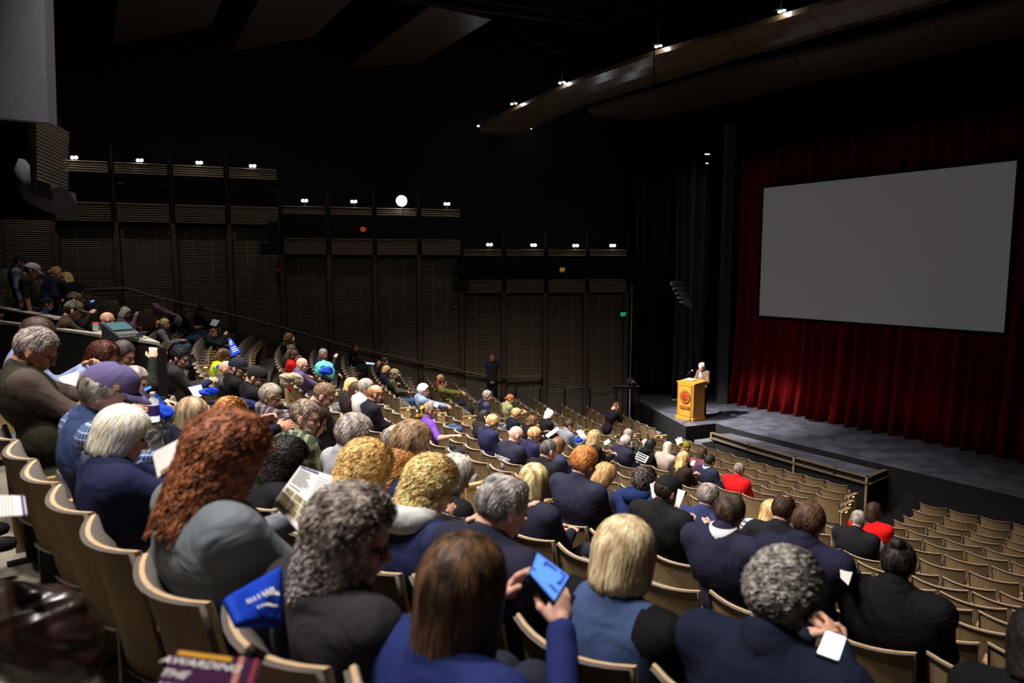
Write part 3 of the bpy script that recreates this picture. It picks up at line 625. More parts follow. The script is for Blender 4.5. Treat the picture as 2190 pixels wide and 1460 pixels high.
def make_cushion():
    mb = MB(); nu, nv = 8, 5; P = []
    for i in range(nu + 1):
        u = -1 + 2 * i / nu; row = []
        for j in range(nv + 1):
            v = j / nv; b = shell_pt(u * 0.985, 0.04 + 0.955 * v)
            t = 0.022 + 0.052 * (1 - abs(u) ** 6) * (1 - abs(2 * v - 1) ** 7)
            row.append(b + Vector((0, t, 0)))
        P.append(row)
    mb.grid(P); back = [[Vector(p) for p in r] for r in P]
    # closed rim back to the shell
    nj = nv + 1; n0 = len(mb.v)
    ringi = [i * nj for i in range(nu + 1)] + [nu * nj + j for j in range(1, nj)] + [i * nj + nv for i in range(nu - 1, -1, -1)] + [j for j in range(nv - 1, 0, -1)]
    vs = [Vector(mb.v[i]) - Vector((0, 0.04, 0)) for i in ringi]
    L_ = len(ringi); mb.v += [tuple(v) for v in vs]
    for a in range(L_): mb.f.append((ringi[a], ringi[(a + 1) % L_], n0 + (a + 1) % L_, n0 + a)); mb.m.append(0)
    return mb
def make_pan(open_):
    mb = MB()
    R_ = Matrix.Rotation(math.radians(0 if open_ else 80), 3, 'X'); o = Vector((0, 0.13 if open_ else 0.16, 0.41 if open_ else 0.36))
    def P(x, y, z): return o + R_ @ Vector((x, y, z))
    w2 = 0.222
    for nm, z0, z1, y1, mi, ww in (('wood', -0.04, -0.02, 0.33, 1, w2 - 0.01), ('pad', -0.02, 0.045, 0.35, 0, w2)):
        ys = [0.0, 0.05, 0.2, y1 - 0.05, y1]; zt_ = [z1 - 0.02, z1, z1, z1, z1 - 0.03] if mi == 0 else [z1] * 5
        vs = []; 
        for y, z in zip(ys, zt_): vs += [P(-ww, y, z0), P(ww, y, z0), P(ww, y, z), P(-ww, y, z)]
        fs = [(0, 3, 2, 1), (16, 17, 18, 19)]
        for a in range(4):
            b = a * 4
            for e in range(4): fs.append((b + e, b + (e + 1) % 4, b + 4 + (e + 1) % 4, b + 4 + e))
        mb.add(vs, fs, mi)
    return mb
def make_arm(sx):
    mb = MB(); x = sx * SW / 2
    mb.box((x, 0.20, 0.615), (0.05, 0.30, 0.028), 0); mb.box((x, 0.07, 0.60), (0.04, 0.06, 0.05), 0)
    return mb
def make_ped(sx):
    mb = MB(); x = sx * SW / 2
    mb.box((x, 0.10, 0.30), (0.035, 0.07, 0.60)); mb.box((x, 0.10, 0.012), (0.05, 0.26, 0.024)); mb.box((x, 0.17, 0.40), (0.03, 0.2, 0.10))
    return mb
def make_end(sx):
    mb = MB(); x = sx * (SW / 2 + 0.015)
    a = [(x, 0.02, 0.06), (x, 0.34, 0.06), (x, 0.36, 0.60), (x, 0.0, 0.60)]
    mb.prism(a, (sx * 0.022, 0, 0), 0); mb.box((x, 0.19, 0.62), (0.085, 0.37, 0.03), 0)
    mb.sphere((x + sx * 0.026, 0.14, 0.22), (0.006, 0.02, 0.02), 1, 8, 4)
    return mb
ME = {}
def em(nm, mb, mats, smooth=False): ME[nm] = mb.mesh(nm, mats, smooth)
em('shell', make_shell(), [M_BACKV, M_EDGE], True); em('cush', make_cushion(), [M_FAB], True)
em('pan0', make_pan(False), [M_FAB, M_ARM]); em('pan1', make_pan(True), [M_FAB, M_ARM])
for sx, s in ((-1, 'l'), (1, 'r')):
    em('arm' + s, make_arm(sx), [M_ARM]); em('ped' + s, make_ped(sx), [M_PED]); em('end' + s, make_end(sx), [M_ARM, M_PED])
mb = MB(); mb.box((SW / 2 + 0.041, 0.19, 0.585), (0.012, 0.07, 0.016)); em('lit', mb, [M_WARM])
for nm in ('shell',):
    f = [p.use_smooth for p in ME[nm].polygons]
    for p in ME[nm].polygons: p.use_smooth = p.material_index == 0
def blocks(k):
    out = []
    out.append(('far', float(np.interp(k, [1, 2, 3, 9, 10, 12, 13, 18, 22], [195, 192.3, 192.3, 190.6, 189.6, 191.3, 192, 193, 193])), float(np.interp(k, [1, 13, 18, 22], [201.0, 203.3, 204.6, 203.5]))))
    if k <= 18:
        out.append(('middle', float(np.interp(k, [1, 12, 13, 18], [203.8, 205.2, 205.9, 207.2])), float(np.interp(k, [1, 4, 13, 16, 18], [218.9, 220.0, 219.5, 218.3, 217.4]))))
        out.append(('right', float(np.interp(k, [1, 2, 3, 4, 16, 18], [222.2, 222.6, 222.9, 223.2, 222.2, 221.6])), 233.0 if k < 18 else 231.0))
    return out
SEATS = []
for k in range(1, 22):
    for nm, a0, a1 in blocks(k):
        st = math.degrees(0.515 / RR(k)); n = int(round((a1 - a0) / st))
        for j in range(n):
            az = a0 + (j + 0.5) * st
            if k >= 17 and 206.5 < az < (214.6 if k == 18 else 215.6): continue
            if k == 1 and nm == 'right' and j < 1: pass
            p = ring(k, az); q = p + Vector((0, 0, 0.8))
            d = q.y * math.cos(PITCH) - q.z * math.sin(PITCH); u = q.y * math.sin(PITCH) + q.z * math.cos(PITCH)
            if d < 0.5: continue
            px, py = 1095 + F_PX * q.x / d, 730 - F_PX * u / d
            if not (-260 < px < 2330 and py < 1900): continue
            SEATS.append(dict(k=k, nm=nm, j=j, n=n, az=az, p=p, px=px, py=py, D=q.length, occ=False))
def seat_at(k, az):
    c = [s for s in SEATS if s['k'] == k]
    return min(c, key=lambda s: abs(s['az'] - az)) if c else None
# ================================================================ PEOPLE
EDGES = [((0,0,0),(1,0,0)),((0,1,0),(1,1,0)),((0,0,1),(1,0,1)),((0,1,1),(1,1,1)),((0,0,0),(0,1,0)),((1,0,0),(1,1,0)),((0,0,1),(0,1,1)),((1,0,1),(1,1,1)),((0,0,0),(0,0,1)),((1,0,0),(1,0,1)),((0,1,0),(0,1,1)),((1,1,0),(1,1,1))]
def snet(F, h, o):
    S = F < 0
    c = np.zeros(tuple(n - 1 for n in F.shape), np.int8)
    for i in (0, 1):
        for j in (0, 1):
            for k in (0, 1): c += S[i:F.shape[0] - 1 + i, j:F.shape[1] - 1 + j, k:F.shape[2] - 1 + k]
    act = (c > 0) & (c < 8); ai = np.argwhere(act)
    if len(ai) == 0: return np.zeros((0, 3)), np.zeros((0, 4), int)
    idx = -np.ones(act.shape, np.int32); idx[act] = np.arange(len(ai))
    acc = np.zeros((len(ai), 3)); cnt = np.zeros(len(ai))
    for a, b in EDGES:
        a, b = np.array(a), np.array(b); fa = F[tuple((ai + a).T)]; fb = F[tuple((ai + b).T)]
        m = (fa < 0) != (fb < 0); t = np.where(m, fa / np.where(m, fa - fb, 1), 0)
        acc += np.where(m[:, None], a + t[:, None] * (b - a), 0); cnt += m
    V = np.array(o) + h * (ai + acc / cnt[:, None])
    Q = []
    for ax in range(3):
        s0 = [slice(1, -1)] * 3; s0[ax] = slice(0, -1); s1 = [slice(1, -1)] * 3; s1[ax] = slice(1, None)
        A = S[tuple(s0)]; B = S[tuple(s1)]; e = np.argwhere(A != B)
        off = np.array([1, 1, 1]); off[ax] = 0; P = e + off
        inv = A[tuple(e.T)]
        u, v = [x for x in range(3) if x != ax]; du = np.zeros(3, int); du[u] = 1; dv = np.zeros(3, int); dv[v] = 1
        q = np.stack([idx[tuple((P - du - dv).T)], idx[tuple((P - dv).T)], idx[tuple(P.T)], idx[tuple((P - du).T)]], 1)
        if ax == 1: inv = ~inv
        q[~inv] = q[~inv][:, ::-1]; Q.append(q)
    Q = np.concatenate(Q); return V, Q[(Q >= 0).all(1)]
def d_prim(p, X):
    t = p[0]
    if t == 'c':
        _, a, b, ra, rb = p[:5]; a = np.asarray(a, float); b = np.asarray(b, float); ab = b - a; L2 = ab @ ab + 1e-9
        w = X - a; s = np.clip((w @ ab) / L2, 0, 1)
        return np.sqrt(((w - s[..., None] * ab) ** 2).sum(-1)) - (ra + (rb - ra) * s)
    _, c, r = p[:3]; r = np.asarray(r, float); w = (X - np.asarray(c, float))
    if len(p) > 3 and isinstance(p[3], np.ndarray): w = w @ p[3]
    k0 = np.sqrt(((w / r) ** 2).sum(-1)); k1 = np.sqrt(((w / (r * r)) ** 2).sum(-1)) + 1e-9
    return k0 * (k0 - 1) / k1
def bounds(p):
    if p[0] == 'c':
        a, b = np.asarray(p[1], float), np.asarray(p[2], float); r = max(p[3], p[4]); return np.minimum(a, b) - r, np.maximum(a, b) + r
    r = np.asarray(p[2], float)
    if len(p) > 3 and isinstance(p[3], np.ndarray): r = np.full(3, r.max())
    return np.asarray(p[1], float) - r, np.asarray(p[1], float) + r
def field(prims, h, ks=0.03, pad=0.05, cuts=()):
    lo = np.min([bounds(p)[0] for p in prims], 0) - pad - h; hi = np.max([bounds(p)[1] for p in prims], 0) + pad + h
    n = np.ceil((hi - lo) / h).astype(int) + 1
    F = np.full(tuple(n), 1.0); ax = [lo[i] + h * np.arange(n[i]) for i in range(3)]
    for p, cut in [(p, 0) for p in prims] + [(p, 1) for p in cuts]:
        a, b = bounds(p); ia = np.clip(np.floor((a - pad - ks - lo) / h).astype(int), 0, n - 1); ib = np.clip(np.ceil((b + pad + ks - lo) / h).astype(int) + 1, 1, n)
        X = np.stack(np.meshgrid(*[ax[i][ia[i]:ib[i]] for i in range(3)], indexing='ij'), -1); D = d_prim(p, X)
        sl = tuple(slice(ia[i], ib[i]) for i in range(3)); G = F[sl]
        if cut: kk = 0.008; e = np.maximum(kk - np.abs(G + D), 0) / kk; F[sl] = np.maximum(G, -D) + e * e * kk / 4
        else:
            e = np.maximum(ks - np.abs(G - D), 0) / ks; F[sl] = np.minimum(G, D) - e * e * ks / 4
    return F, lo
# ---- head template: skull centre at the origin, +y is the face
def head_prims():
    P = [('e', (0, -0.008, 0.02), (0.077, 0.098, 0.098)), ('e', (0, 0.03, -0.048), (0.057, 0.06, 0.072)), ('e', (0, 0.066, -0.1), (0.024, 0.02, 0.02)),
         ('e', (0, 0.078, 0.022), (0.046, 0.016, 0.010)), ('c', (0, 0.088, 0.0), (0, 0.108, -0.03), 0.008, 0.012), ('e', (0.012, 0.097, -0.036), (0.008, 0.009, 0.007)), ('e', (-0.012, 0.097, -0.036), (0.008, 0.009, 0.007)),
         ('c', (0, -0.03, -0.05), (0, -0.036, -0.10), 0.052, 0.052), ('e', (0.036, 0.06, -0.028), (0.024, 0.024, 0.02)), ('e', (-0.036, 0.06, -0.028), (0.024, 0.024, 0.02)),
         ('e', (0, 0.088, -0.06), (0.022, 0.010, 0.006)), ('e', (0, 0.086, -0.071), (0.019, 0.010, 0.006))]
    ears = [('e', (s * 0.080, -0.008, -0.006), (0.010, 0.021, 0.033)) for s in (-1, 1)] + [('e', (s * 0.083, -0.004, -0.03), (0.008, 0.010, 0.012)) for s in (-1, 1)]
    return P, ears
def make_head(h):
    P, ears = head_prims(); cuts = [('e', (s * 0.031, 0.097, 0.002), (0.016, 0.014, 0.011)) for s in (-1, 1)]
    F, lo = field(P, h, 0.014, 0.02, cuts)
    G, _ = F, lo
    ax = [lo[i] + h * np.arange(F.shape[i]) for i in range(3)]
    X = np.stack(np.meshgrid(*ax, indexing='ij'), -1)
    for e in ears: F = np.minimum(F, d_prim(e, X))
    V, Q = snet(F, h, lo)
    return V, Q
HEADS = {'f': make_head(0.0062), 'c': make_head(0.0105)}
def uv(c, r, nu=8, nv=5):
    V = []; Q = []
    for j in range(nv + 1):
        for i in range(nu):
            a = 2 * math.pi * i / nu; b = math.pi * j / nv; V.append((c[0] + r[0] * math.sin(b) * math.cos(a), c[1] + r[1] * math.cos(b), c[2] + r[2] * math.sin(b) * math.sin(a)))
    for j in range(nv):
        for i in range(nu): Q.append((j * nu + i, j * nu + (i + 1) % nu, (j + 1) * nu + (i + 1) % nu, (j + 1) * nu + i))
    return np.array(V), np.array(Q)
# ---- hand template: wrist at origin, fingers towards +y, palm faces -z, thumb at -x (right hand)
def make_hand(h, curl):
    P = [('e', (0.0, 0.045, 0.0), (0.040, 0.050, 0.014)), ('c', (0, -0.06, 0), (0, 0.02, 0), 0.027, 0.024)]
    for i, (x, L, r) in enumerate(((-0.028, 0.070, 0.0088), (-0.009, 0.078, 0.0092), (0.011, 0.072, 0.0088), (0.029, 0.058, 0.0078))):
        a = np.array((x, 0.082, 0.0)); ang = curl * 0.6
        for s, f in enumerate((0.45, 0.30, 0.25)):
            b = a + L * f * np.array((x * 0.8, math.cos(ang), -math.sin(ang))); P.append(('c', a, b, r * (1 - 0.06 * s), r * (0.94 - 0.06 * s))); a = b; ang += curl
    P += [('c', (-0.026, 0.015, -0.002), (-0.052, 0.045, -0.016), 0.014, 0.0115), ('c', (-0.052, 0.045, -0.016), (-0.056, 0.078, -0.030), 0.011, 0.009)]
    F, lo = field(P, h, 0.007, 0.01); return snet(F, h, lo)
HANDS = {(q, c): make_hand({'f': 0.0048, 'c': 0.0078}[q], {'open': 0.28, 'curl': 0.75}[c]) for q in 'fc' for c in ('open', 'curl')}
def rotm(yaw=0, pitch=0, roll=0):
    """yaw > 0 turns to the person's right, pitch > 0 nods down"""
    m = Matrix.Rotation(math.radians(-yaw), 3, 'Z') @ Matrix.Rotation(math.radians(-pitch), 3, 'X') @ Matrix.Rotation(math.radians(roll), 3, 'Y'); return np.array(m)
SKIN = lambda c: mat('skin', c, 0.55, 0.35, vary=0.08, vscale=14)
SK = {'l': (214, 164, 142), 'm': (196, 144, 118), 'p': (222, 172, 154), 't': (176, 124, 96), 'd': (126, 84, 62)}
M_EYE = mat('eye', (60, 46, 40), 0.2, 0.6)
def hairmat(c1, c2, curly):
    key = ('hair', c1, c2, curly)
    if key in _m: return _m[key]
    g = lambda c: tuple(min(255, int(x * 1.16 + 6)) for x in c) if sum(c) > 150 else c
    c1, c2 = g(c1), g(c2)
    m = mat('hair', c1, 0.55, 0.3, col2=c2, vscale=30 if curly else 26, stretch=(1, 1, 1 if curly else 0.10), bump=0.9 if curly else 0.7, bscale=60 if curly else 55)
    _m[key] = m; return m
HS = {  # vol, side length, back length, flare, curl, bald crown angle, hairline z, curly
    'short': (.010, -.01, -.085, 0, .003, 0, .072, 0), 'crop': (.004, .0, -.07, 0, .001, 0, .074, 0), 'thin': (.005, -.005, -.075, 0, .002, 26, .085, 0),
    'fringe': (.006, -.01, -.08, 0, .002, 62, .1, 0), 'bob': (.026, -.125, -.135, .012, .003, 0, .055, 0), 'long': (.017, -.24, -.28, .0, .008, 0, .06, 0),
    'wavy': (.026, -.15, -.17, .012, .010, 0, .058, 1), 'curly': (.040, -.20, -.25, .03, .016, 0, .06, 1), 'curlshort': (.019, -.05, -.11, .0, .013, 0, .062, 1),
    'tied': (.008, -.02, -.075, 0, .002, 0, .07, 0), 'mid': (.018, -.07, -.115, 0, .005, 0, .055, 0), 'longcurl': (.028, -.28, -.32, .02, .014, 0, .06, 1)}
def hair_surface(style, scale_vol, nphi, ns, seed):
    vol, sl, bl, flare, curl, bald, hl, cur = HS[style]; vol *= scale_vol
    C = np.array((0, -0.008, 0.02)); R_ = np.array((0.079, 0.100, 0.100)) + vol
    rr = random.Random(seed); off = Vector((rr.uniform(0, 50), rr.uniform(0, 50), 0))
    long_ = sl < -0.05
    def pt(phi, s, lift=0.0, noise_on=True):
        ap = abs(((phi + math.pi) % (2 * math.pi)) - math.pi)   # 0 front, pi back
        # end of this meridian
        f = min(max((ap - 0.75) / 0.6, 0), 1); f = f * f * (3 - 2 * f)
        g = min(max((ap - 1.5) / 0.9, 0), 1); g = g * g * (3 - 2 * g)
        zend = hl * (1 - f) + (sl * (1 - g) + bl * g) * f
        if long_: zend += 0.016 * noise.noise(Vector((phi * 5, seed * 1.3, 0))) + 0.012 * noise.noise(Vector((phi * 15, seed, 4)))
        # path length parameter over polar angle then straight down
        t0 = math.radians(bald) * (1.0 if bald < 40 else (1.0 + 0.25 * (1 - g)))
        if zend > -0.005 or not long_:
            cth = max(-0.93, min(0.999, (zend - C[2]) / R_[2])); t1 = math.acos(cth); th = t0 + (t1 - t0) * s; drop = 0; fl = 0
        else:
            t1 = math.pi / 2 + 0.25; La = (t1 - t0) * R_[2]; Ld = (C[2] + R_[2] * math.cos(t1)) - zend; tot = La + Ld; q = s * tot
            th = t0 + min(q, La) / R_[2]; drop = max(q - La, 0); fl = drop
        st, ct = math.sin(th), math.cos(th)
        taper = 1.0
        if drop > 0: taper = 1.0 + flare * 8 * drop - (0.9 * drop * drop if flare == 0 else 0) - (0.35 * max(s - 0.88, 0) / 0.12 if style == 'bob' else 0)
        x = (R_[0] + lift) * st * math.sin(phi) * taper; y = C[1] + (R_[1] + lift) * st * math.cos(phi) * taper; z = C[2] + (R_[2] + lift) * ct - drop
        if long_ and drop > 0 and ap > 1.2: y -= 0.0
        if not long_ and z < 0 and ap > 1.4:        # nape hugs the neck
            k_ = min(-z / 0.09, 1); y += 0.024 * k_ * k_
        p = Vector((x, y, z))
        if noise_on and curl > 0:
            a = (noise.noise(Vector((x * 9, y * 9, z * (9 if cur else 4))) + off) * 1.5 + 0.5 * noise.noise(Vector((x * 24, y * 24, z * (24 if cur else 6))) + off)) * curl * (1.3 if cur else 1.0)
            a += 0.005 * noise.noise(Vector((phi * 9, seed, s * 1.5))) * min(s * 3, 1)
            p = p + Vector((math.sin(phi), math.cos(phi), 0.3)) * a
        return p
    V = []; Q = []
    for i in range(nphi):
        phi = 2 * math.pi * i / nphi
        for j in range(ns + 1): V.append(tuple(pt(phi, j / ns)))
    nj = ns + 1
    for i in range(nphi):
        for j in range(ns): a = i * nj + j; b = ((i + 1) % nphi) * nj + j; Q.append((a, a + 1, b + 1, b))
    # tucked-in closing skirt
    n0 = len(V)
    for i in range(nphi):
        e = Vector(V[i * nj + ns]); V.append((e.x * 0.72, (e.y + 0.01) * 0.72 - 0.01, e.z + 0.012 if e.z < 0 else e.z * 0.9))
    for i in range(nphi): a = i * nj + ns; b = ((i + 1) % nphi) * nj + ns; Q.append((a, n0 + i, n0 + (i + 1) % nphi, b))
    return V, Q, pt
def hair_locks(pt, style, n, seed, wid=0.0045, A=None):
    vol, sl, bl, flare, curl, bald, hl, cur = HS[style]
    rr = random.Random(seed + 5); V = []; Q = []
    amp = {0: 0.004, 1: 0.016}[cur] if A is None else A
    for i in range(n):
        phi = rr.uniform(0, 2 * math.pi)
        if sl < -0.05 and rr.random() < 0.7: phi = rr.uniform(0.9, 2 * math.pi - 0.9)
        s0 = rr.uniform(0.0, 0.55) if sl < -0.05 else rr.uniform(0.0, 0.8); s1 = min(1.12, s0 + rr.uniform(0.3, 0.6)) if sl < -0.05 else min(1.02, s0 + rr.uniform(0.12, 0.3))
        m = 9 if cur else 6; ph0 = rr.uniform(0, 6.28); om = rr.uniform(14, 26) if cur else rr.uniform(2, 6); lift = rr.uniform(0.0, 0.004 if not cur else 0.010); dphi = rr.uniform(-0.18, 0.18) * (0.8 if cur else 0.5)
        w_ = wid * rr.uniform(0.6, 1.3); base = len(V)
        for j in range(m + 1):
            u = j / m; s = s0 + (s1 - s0) * u; a = phi + dphi * u
            p = pt(a, min(s, 1.0), lift * (0.4 + 0.6 * math.sin(math.pi * min(u * 0.9 + 0.1, 1))), False); out = Vector((math.sin(a), math.cos(a), 0.35)).normalized(); tn = Vector((math.cos(a), -math.sin(a), 0))
            if s > 1: p.z -= (s - 1) * 0.28
            p = p + out * (amp * 0.6 * math.cos(om * u + ph0) + 0.001) + tn * amp * math.sin(om * u + ph0)
            ww = w_ * (1 - 0.75 * u * u) * (0.35 + min(u * 4, 1) * 0.65)
            V.append(tuple(p - tn * ww)); V.append(tuple(p + tn * ww))
        for j in range(m): b = base + 2 * j; Q.append((b, b + 2, b + 3, b + 1))
    return V, Q
def two_bone(S, H, l1, l2, pole):
    S, H, pole = Vector(S), Vector(H), Vector(pole); d = H - S; L = min(d.length, (l1 + l2) * 0.995); d.normalize()
    a = (l1 * l1 - l2 * l2 + L * L) / (2 * L); h = math.sqrt(max(l1 * l1 - a * a, 0)); n = pole - d * pole.dot(d); n.normalize()
    return S + d * a + n * h, S + d * L
POSE = {  # left hand, right hand (x, y, z-above-hip), relative to the chest line
    'lap': ((-.09, .30, .20), (.09, .30, .20)), 'read': ((-.13, .36, .34), (.13, .36, .34)), 'phone': ((-.05, .34, .32), (.06, .35, .33)), 'fold': ((.06, .24, .24), (-.06, .25, .22)),
    'chin': ((-.02, .28, .24), (.03, .20, .63)), 'raise': ((-.11, .27, .42), (.07, .31, .38)), 'lefthand': ((-.14, .20, .46), (.10, .28, .22)), 'armover': ((-.08, .26, .22), (.62, .03, .40)), 'spread': ((-.62, .0, .40), (.2, .25, .22)),
    'handup': ((-.08, .28, .22), (.14, .32, .50)), 'desk': ((-.1, .42, .30), (.1, .55, .30)), 'stand': ((-.03, .13, -.02), (.05, .14, -.02)), 'side': ((-.25, .02, -.05), (.25, .02, -.05)),
    'podium': ((-.2, .32, .22), (.2, .30, .22)), 'readhi': ((-.16, .38, .46), (.14, .40, .46)), 'knee': ((-.12, .40, .18), (.14, .42, .18)), 'clasp': ((-.02, .36, .45), (.03, .37, .44))}
PEOPLE = []
def person(label, head, k=None, L=0.25, az_off=0.0, D=None, top=(30, 34, 50), sleeve=None, pants=(36, 40, 52), hair=('short', (60, 44, 32), (90, 70, 50)),
           skin='l', pose='lap', yaw=0, pitch=18, roll=0, turn=0, wide=1.0, hs=1.0, vol=1.0, cap=None, glasses=False, beard=None, pattern=None, col2=None,
           short=False, hood=None, collar=None, stand=False, floor=None, extras=None, q=None, locks=0, pn=None, tall=1.0, feet=None, bun=None, folds=0.45, torso=None, grp=None, rot=None, azim=None):
    """head = pixel of the head's centre; k = seat row (head stands L in front of the seat back line); standing people give D, floor"""
    if k is not None:
        if azim is not None: hp = ring(k, azim, L); hp.z = zt(k) + 0.30
        else:
            hp = at_r(head[0], head[1], RR(k) - L); hp = at_r(head[0], head[1], RR(k) - L - easing(k, azi(hp)))
        az = azi(hp) + az_off
        base = ring(k, az); rz = math.radians(az + 90 - turn)
        s = seat_at(k, az)
        if s and not stand: s['occ'] = True
    else:
        hp = at_y(head[0], head[1], D); base = Vector((hp.x, hp.y, floor)); rz = math.radians(rot)
    Rz = Matrix.Rotation(-rz, 3, 'Z'); hl = Rz @ (hp - base)          # head centre in the person's frame
    if k is not None and not stand: hl.x = max(min(hl.x, 0.2), -0.2)
    if stand and rot is not None and torso is None: base = base - Matrix.Rotation(rz, 3, 'Z') @ Vector((0, 0.05, 0)); hl = Rz @ (hp - base)
    dist = hp.length; q = q or ('f' if dist < 6.5 else 'c'); h = 0.0155 if dist < 4.5 else 0.021 if dist < 9 else 0.027
    root = thing('person', label, 'person', base, rz, grp)
    Hd = np.array(hl); Rh = rotm(yaw, pitch, roll) * hs
    NB = Hd + (Rh @ np.array((0, -0.03, -0.055))) + np.array((0, -0.030, -0.085)) * hs
    if stand: hip = np.array((0, 0.0, 0.93 * tall)) if torso is None else np.array(torso)
    else: hip = np.array((0, 0.20, 0.50))
    if stand and torso is None: hip[2] = min(hip[2], NB[2] - 0.5)
    sp = NB - hip; W = wide
    up = sp / np.linalg.norm(sp); fw = np.array((0, up[2], -up[1])); fw /= np.linalg.norm(fw) + 1e-9
    ch = NB - up * 0.17 + fw * 0.015; be = hip + sp * 0.42 + fw * 0.03
    ang = math.atan2(sp[1], sp[2]); Re = np.array(Matrix.Rotation(-ang, 3, 'X'))
    T = []   # (prim, tag)
    T.append((('e', hip + np.array((0, 0.0, 0.02)), (0.17 * W, 0.135 * W, 0.13)), 'top'))
    T.append((('e', be, (0.155 * W, 0.125 * W, 0.17), Re), 'top')); T.append((('e', ch, (0.172 * W, 0.118 * W, 0.19), Re), 'top'))
    sh = [NB + np.array((s * 0.168 * W ** 0.7, -0.005, 0)) - up * 0.052 for s in (-1, 1)]
    T.append((('c', sh[0], sh[1], 0.066, 0.066), 'top')); T.append((('c', NB, NB + up * 0.035, 0.072, 0.064), 'top'))
    for s in (0, 1): T.append((('c', NB - up * 0.01, sh[s], 0.054, 0.062), 'top'))
    T.append((('e', NB - up * 0.15 - fw * 0.035, (0.185 * W, 0.10 * W ** 0.5, 0.15), Re), 'top'))
    hands = []; elb = []
    lp, rp = POSE[pose]
    cw = NB - up * 0.5
    for s, hp_ in ((0, lp), (1, rp)):
        tgt = np.array((hip[0], hip[1], hip[2])) * 0.5 + cw * 0.5 + np.array(hp_) if not stand else hip + np.array(hp_) + np.array((0, (NB - hip)[1] * 0.5, 0))
        sgn = -1 if s == 0 else 1
        pole = Vector((sgn * 0.55, -0.35, -1.0))
        E_, W_ = two_bone(sh[s], tgt, 0.285, 0.255, pole); E_, W_ = np.array(E_), np.array(W_); elb.append(E_); hands.append((W_, (W_ - E_) / np.linalg.norm(W_ - E_)))
        T.append((('c', sh[s], E_, 0.064 * W ** 0.5, 0.052), 'sl'))
        if not short: T.append((('c', E_, W_ - 0.0 * hands[-1][1], 0.052, 0.040), 'sl'))
    if stand and feet is None:
        for s in (-1, 1):
            T.append((('c', hip + np.array((s * 0.085, 0, -0.02)), (s * 0.10, 0.02, 0.48), 0.095, 0.068), 'leg')); T.append((('c', (s * 0.10, 0.02, 0.48), (s * 0.11, 0.0, 0.09), 0.066, 0.05), 'leg'))
            T.append((('c', (s * 0.11, -0.02, 0.05), (s * 0.12, 0.14, 0.04), 0.048, 0.04), 'shoe'))
    else:
        kz, ky, fy = 0.52, 0.64, 0.66
        for s in (-1, 1):
            T.append((('c', hip + np.array((s * 0.09, 0.0, -0.02)), (s * 0.13, ky, kz), 0.092 * W ** 0.5, 0.068), 'leg'))
            T.append((('c', (s * 0.13, ky, kz), (s * 0.13, fy, 0.10), 0.066, 0.048), 'leg')); T.append((('c', (s * 0.13, fy - 0.02, 0.05), (s * 0.14, fy + 0.14, 0.04), 0.048, 0.04), 'shoe'))
    F, lo = field([t[0] for t in T], h, 0.05, 0.06)
    V, Q = snet(F, h, lo)
    V0 = V.copy()
    # folds: low relief in the cloth
    if dist < 9:
        D_ = np.stack([d_prim(t[0], V) for t in T], 1)
        a = np.sin(V[:, 2] * 42 + 3.0 * np.sin(V[:, 0] * 13 + head[0]) + 2.0 * np.sin(V[:, 1] * 17)) * np.sin(V[:, 0] * 19 + V[:, 2] * 11 + head[1])
        V = V + 0.0025 * a[:, None] * np.array((0.6, -0.7, 0.3))
    tn_ = np.array([t[1] for t in T]); D_ = np.stack([d_prim(t[0], V0) for t in T], 1) - (tn_ == 'sl') * 0.022; tg = tn_[D_.argmin(1)]
    ft = tg[Q[:, 0]]
    nm_top = 'sweater' if pn is None else pn
    def sub(mask, name, m):
        if not mask.any(): return None
        q_ = Q[mask]; u, inv = np.unique(q_, return_inverse=True)
        return obj(name, mesh_np(name, V[u], inv.reshape(q_.shape), [m]), root)
    mt = cloth(top, pattern, col2, folds=folds)
    if sleeve is None or sleeve == top: sub((ft == 'top') | (ft == 'sl'), nm_top, mt)
    else:
        sub(ft == 'top', 'vest' if pn is None else pn, mt)
        sub(ft == 'sl', 'shirt_sleeves', cloth(sleeve[0:3], *(sleeve[3:] if len(sleeve) > 3 else ())))
    sub(ft == 'leg', 'trousers', cloth(pants)); sub(ft == 'shoe', 'shoes', cloth((28, 26, 26)))
    # ---- body: head, neck, hands and the figure under the clothes, one mesh
    step = 2; Vb, Qb = snet(F[::step, ::step, ::step] + 0.020, h * step, lo)
    VV = [Vb]; QQ = [Qb]; n = len(Vb); MI = [np.zeros(len(Qb), int)]
    def addp(V_, Q_, mi=0):
        nonlocal n
        VV.append(V_); QQ.append(Q_ + n); n += len(V_); MI.append(np.full(len(Q_), mi))
    hv, hq = HEADS[q]; addp(hv @ Rh.T + Hd, hq)
    F2, lo2 = field([('c', Hd + Rh @ np.array((0, -0.028, -0.06)), NB - up * 0.04 + fw * 0.008, 0.053 * hs, 0.062 * hs)], 0.014, 0.02, 0.02); addp(*snet(F2, 0.014, lo2))
    if short:
        for s in (0, 1):
            Pp = [('c', elb[s] + (sh[s] - elb[s]) * 0.5, elb[s], 0.044, 0.042), ('c', elb[s], hands[s][0], 0.042, 0.028)]; F2, lo2 = field(Pp, 0.014, 0.02, 0.02); addp(*snet(F2, 0.014, lo2))
    for s in (-1, 1):
        ev, eq = uv((s * 0.031, 0.0795, 0.001), (0.0125, 0.0115, 0.010)); addp(ev @ Rh.T + Hd, eq, 1)
    hc = 'curl' if pose in ('read', 'readhi', 'phone', 'raise', 'lap', 'stand', 'chin', 'fold', 'handup', 'clasp') else 'open'
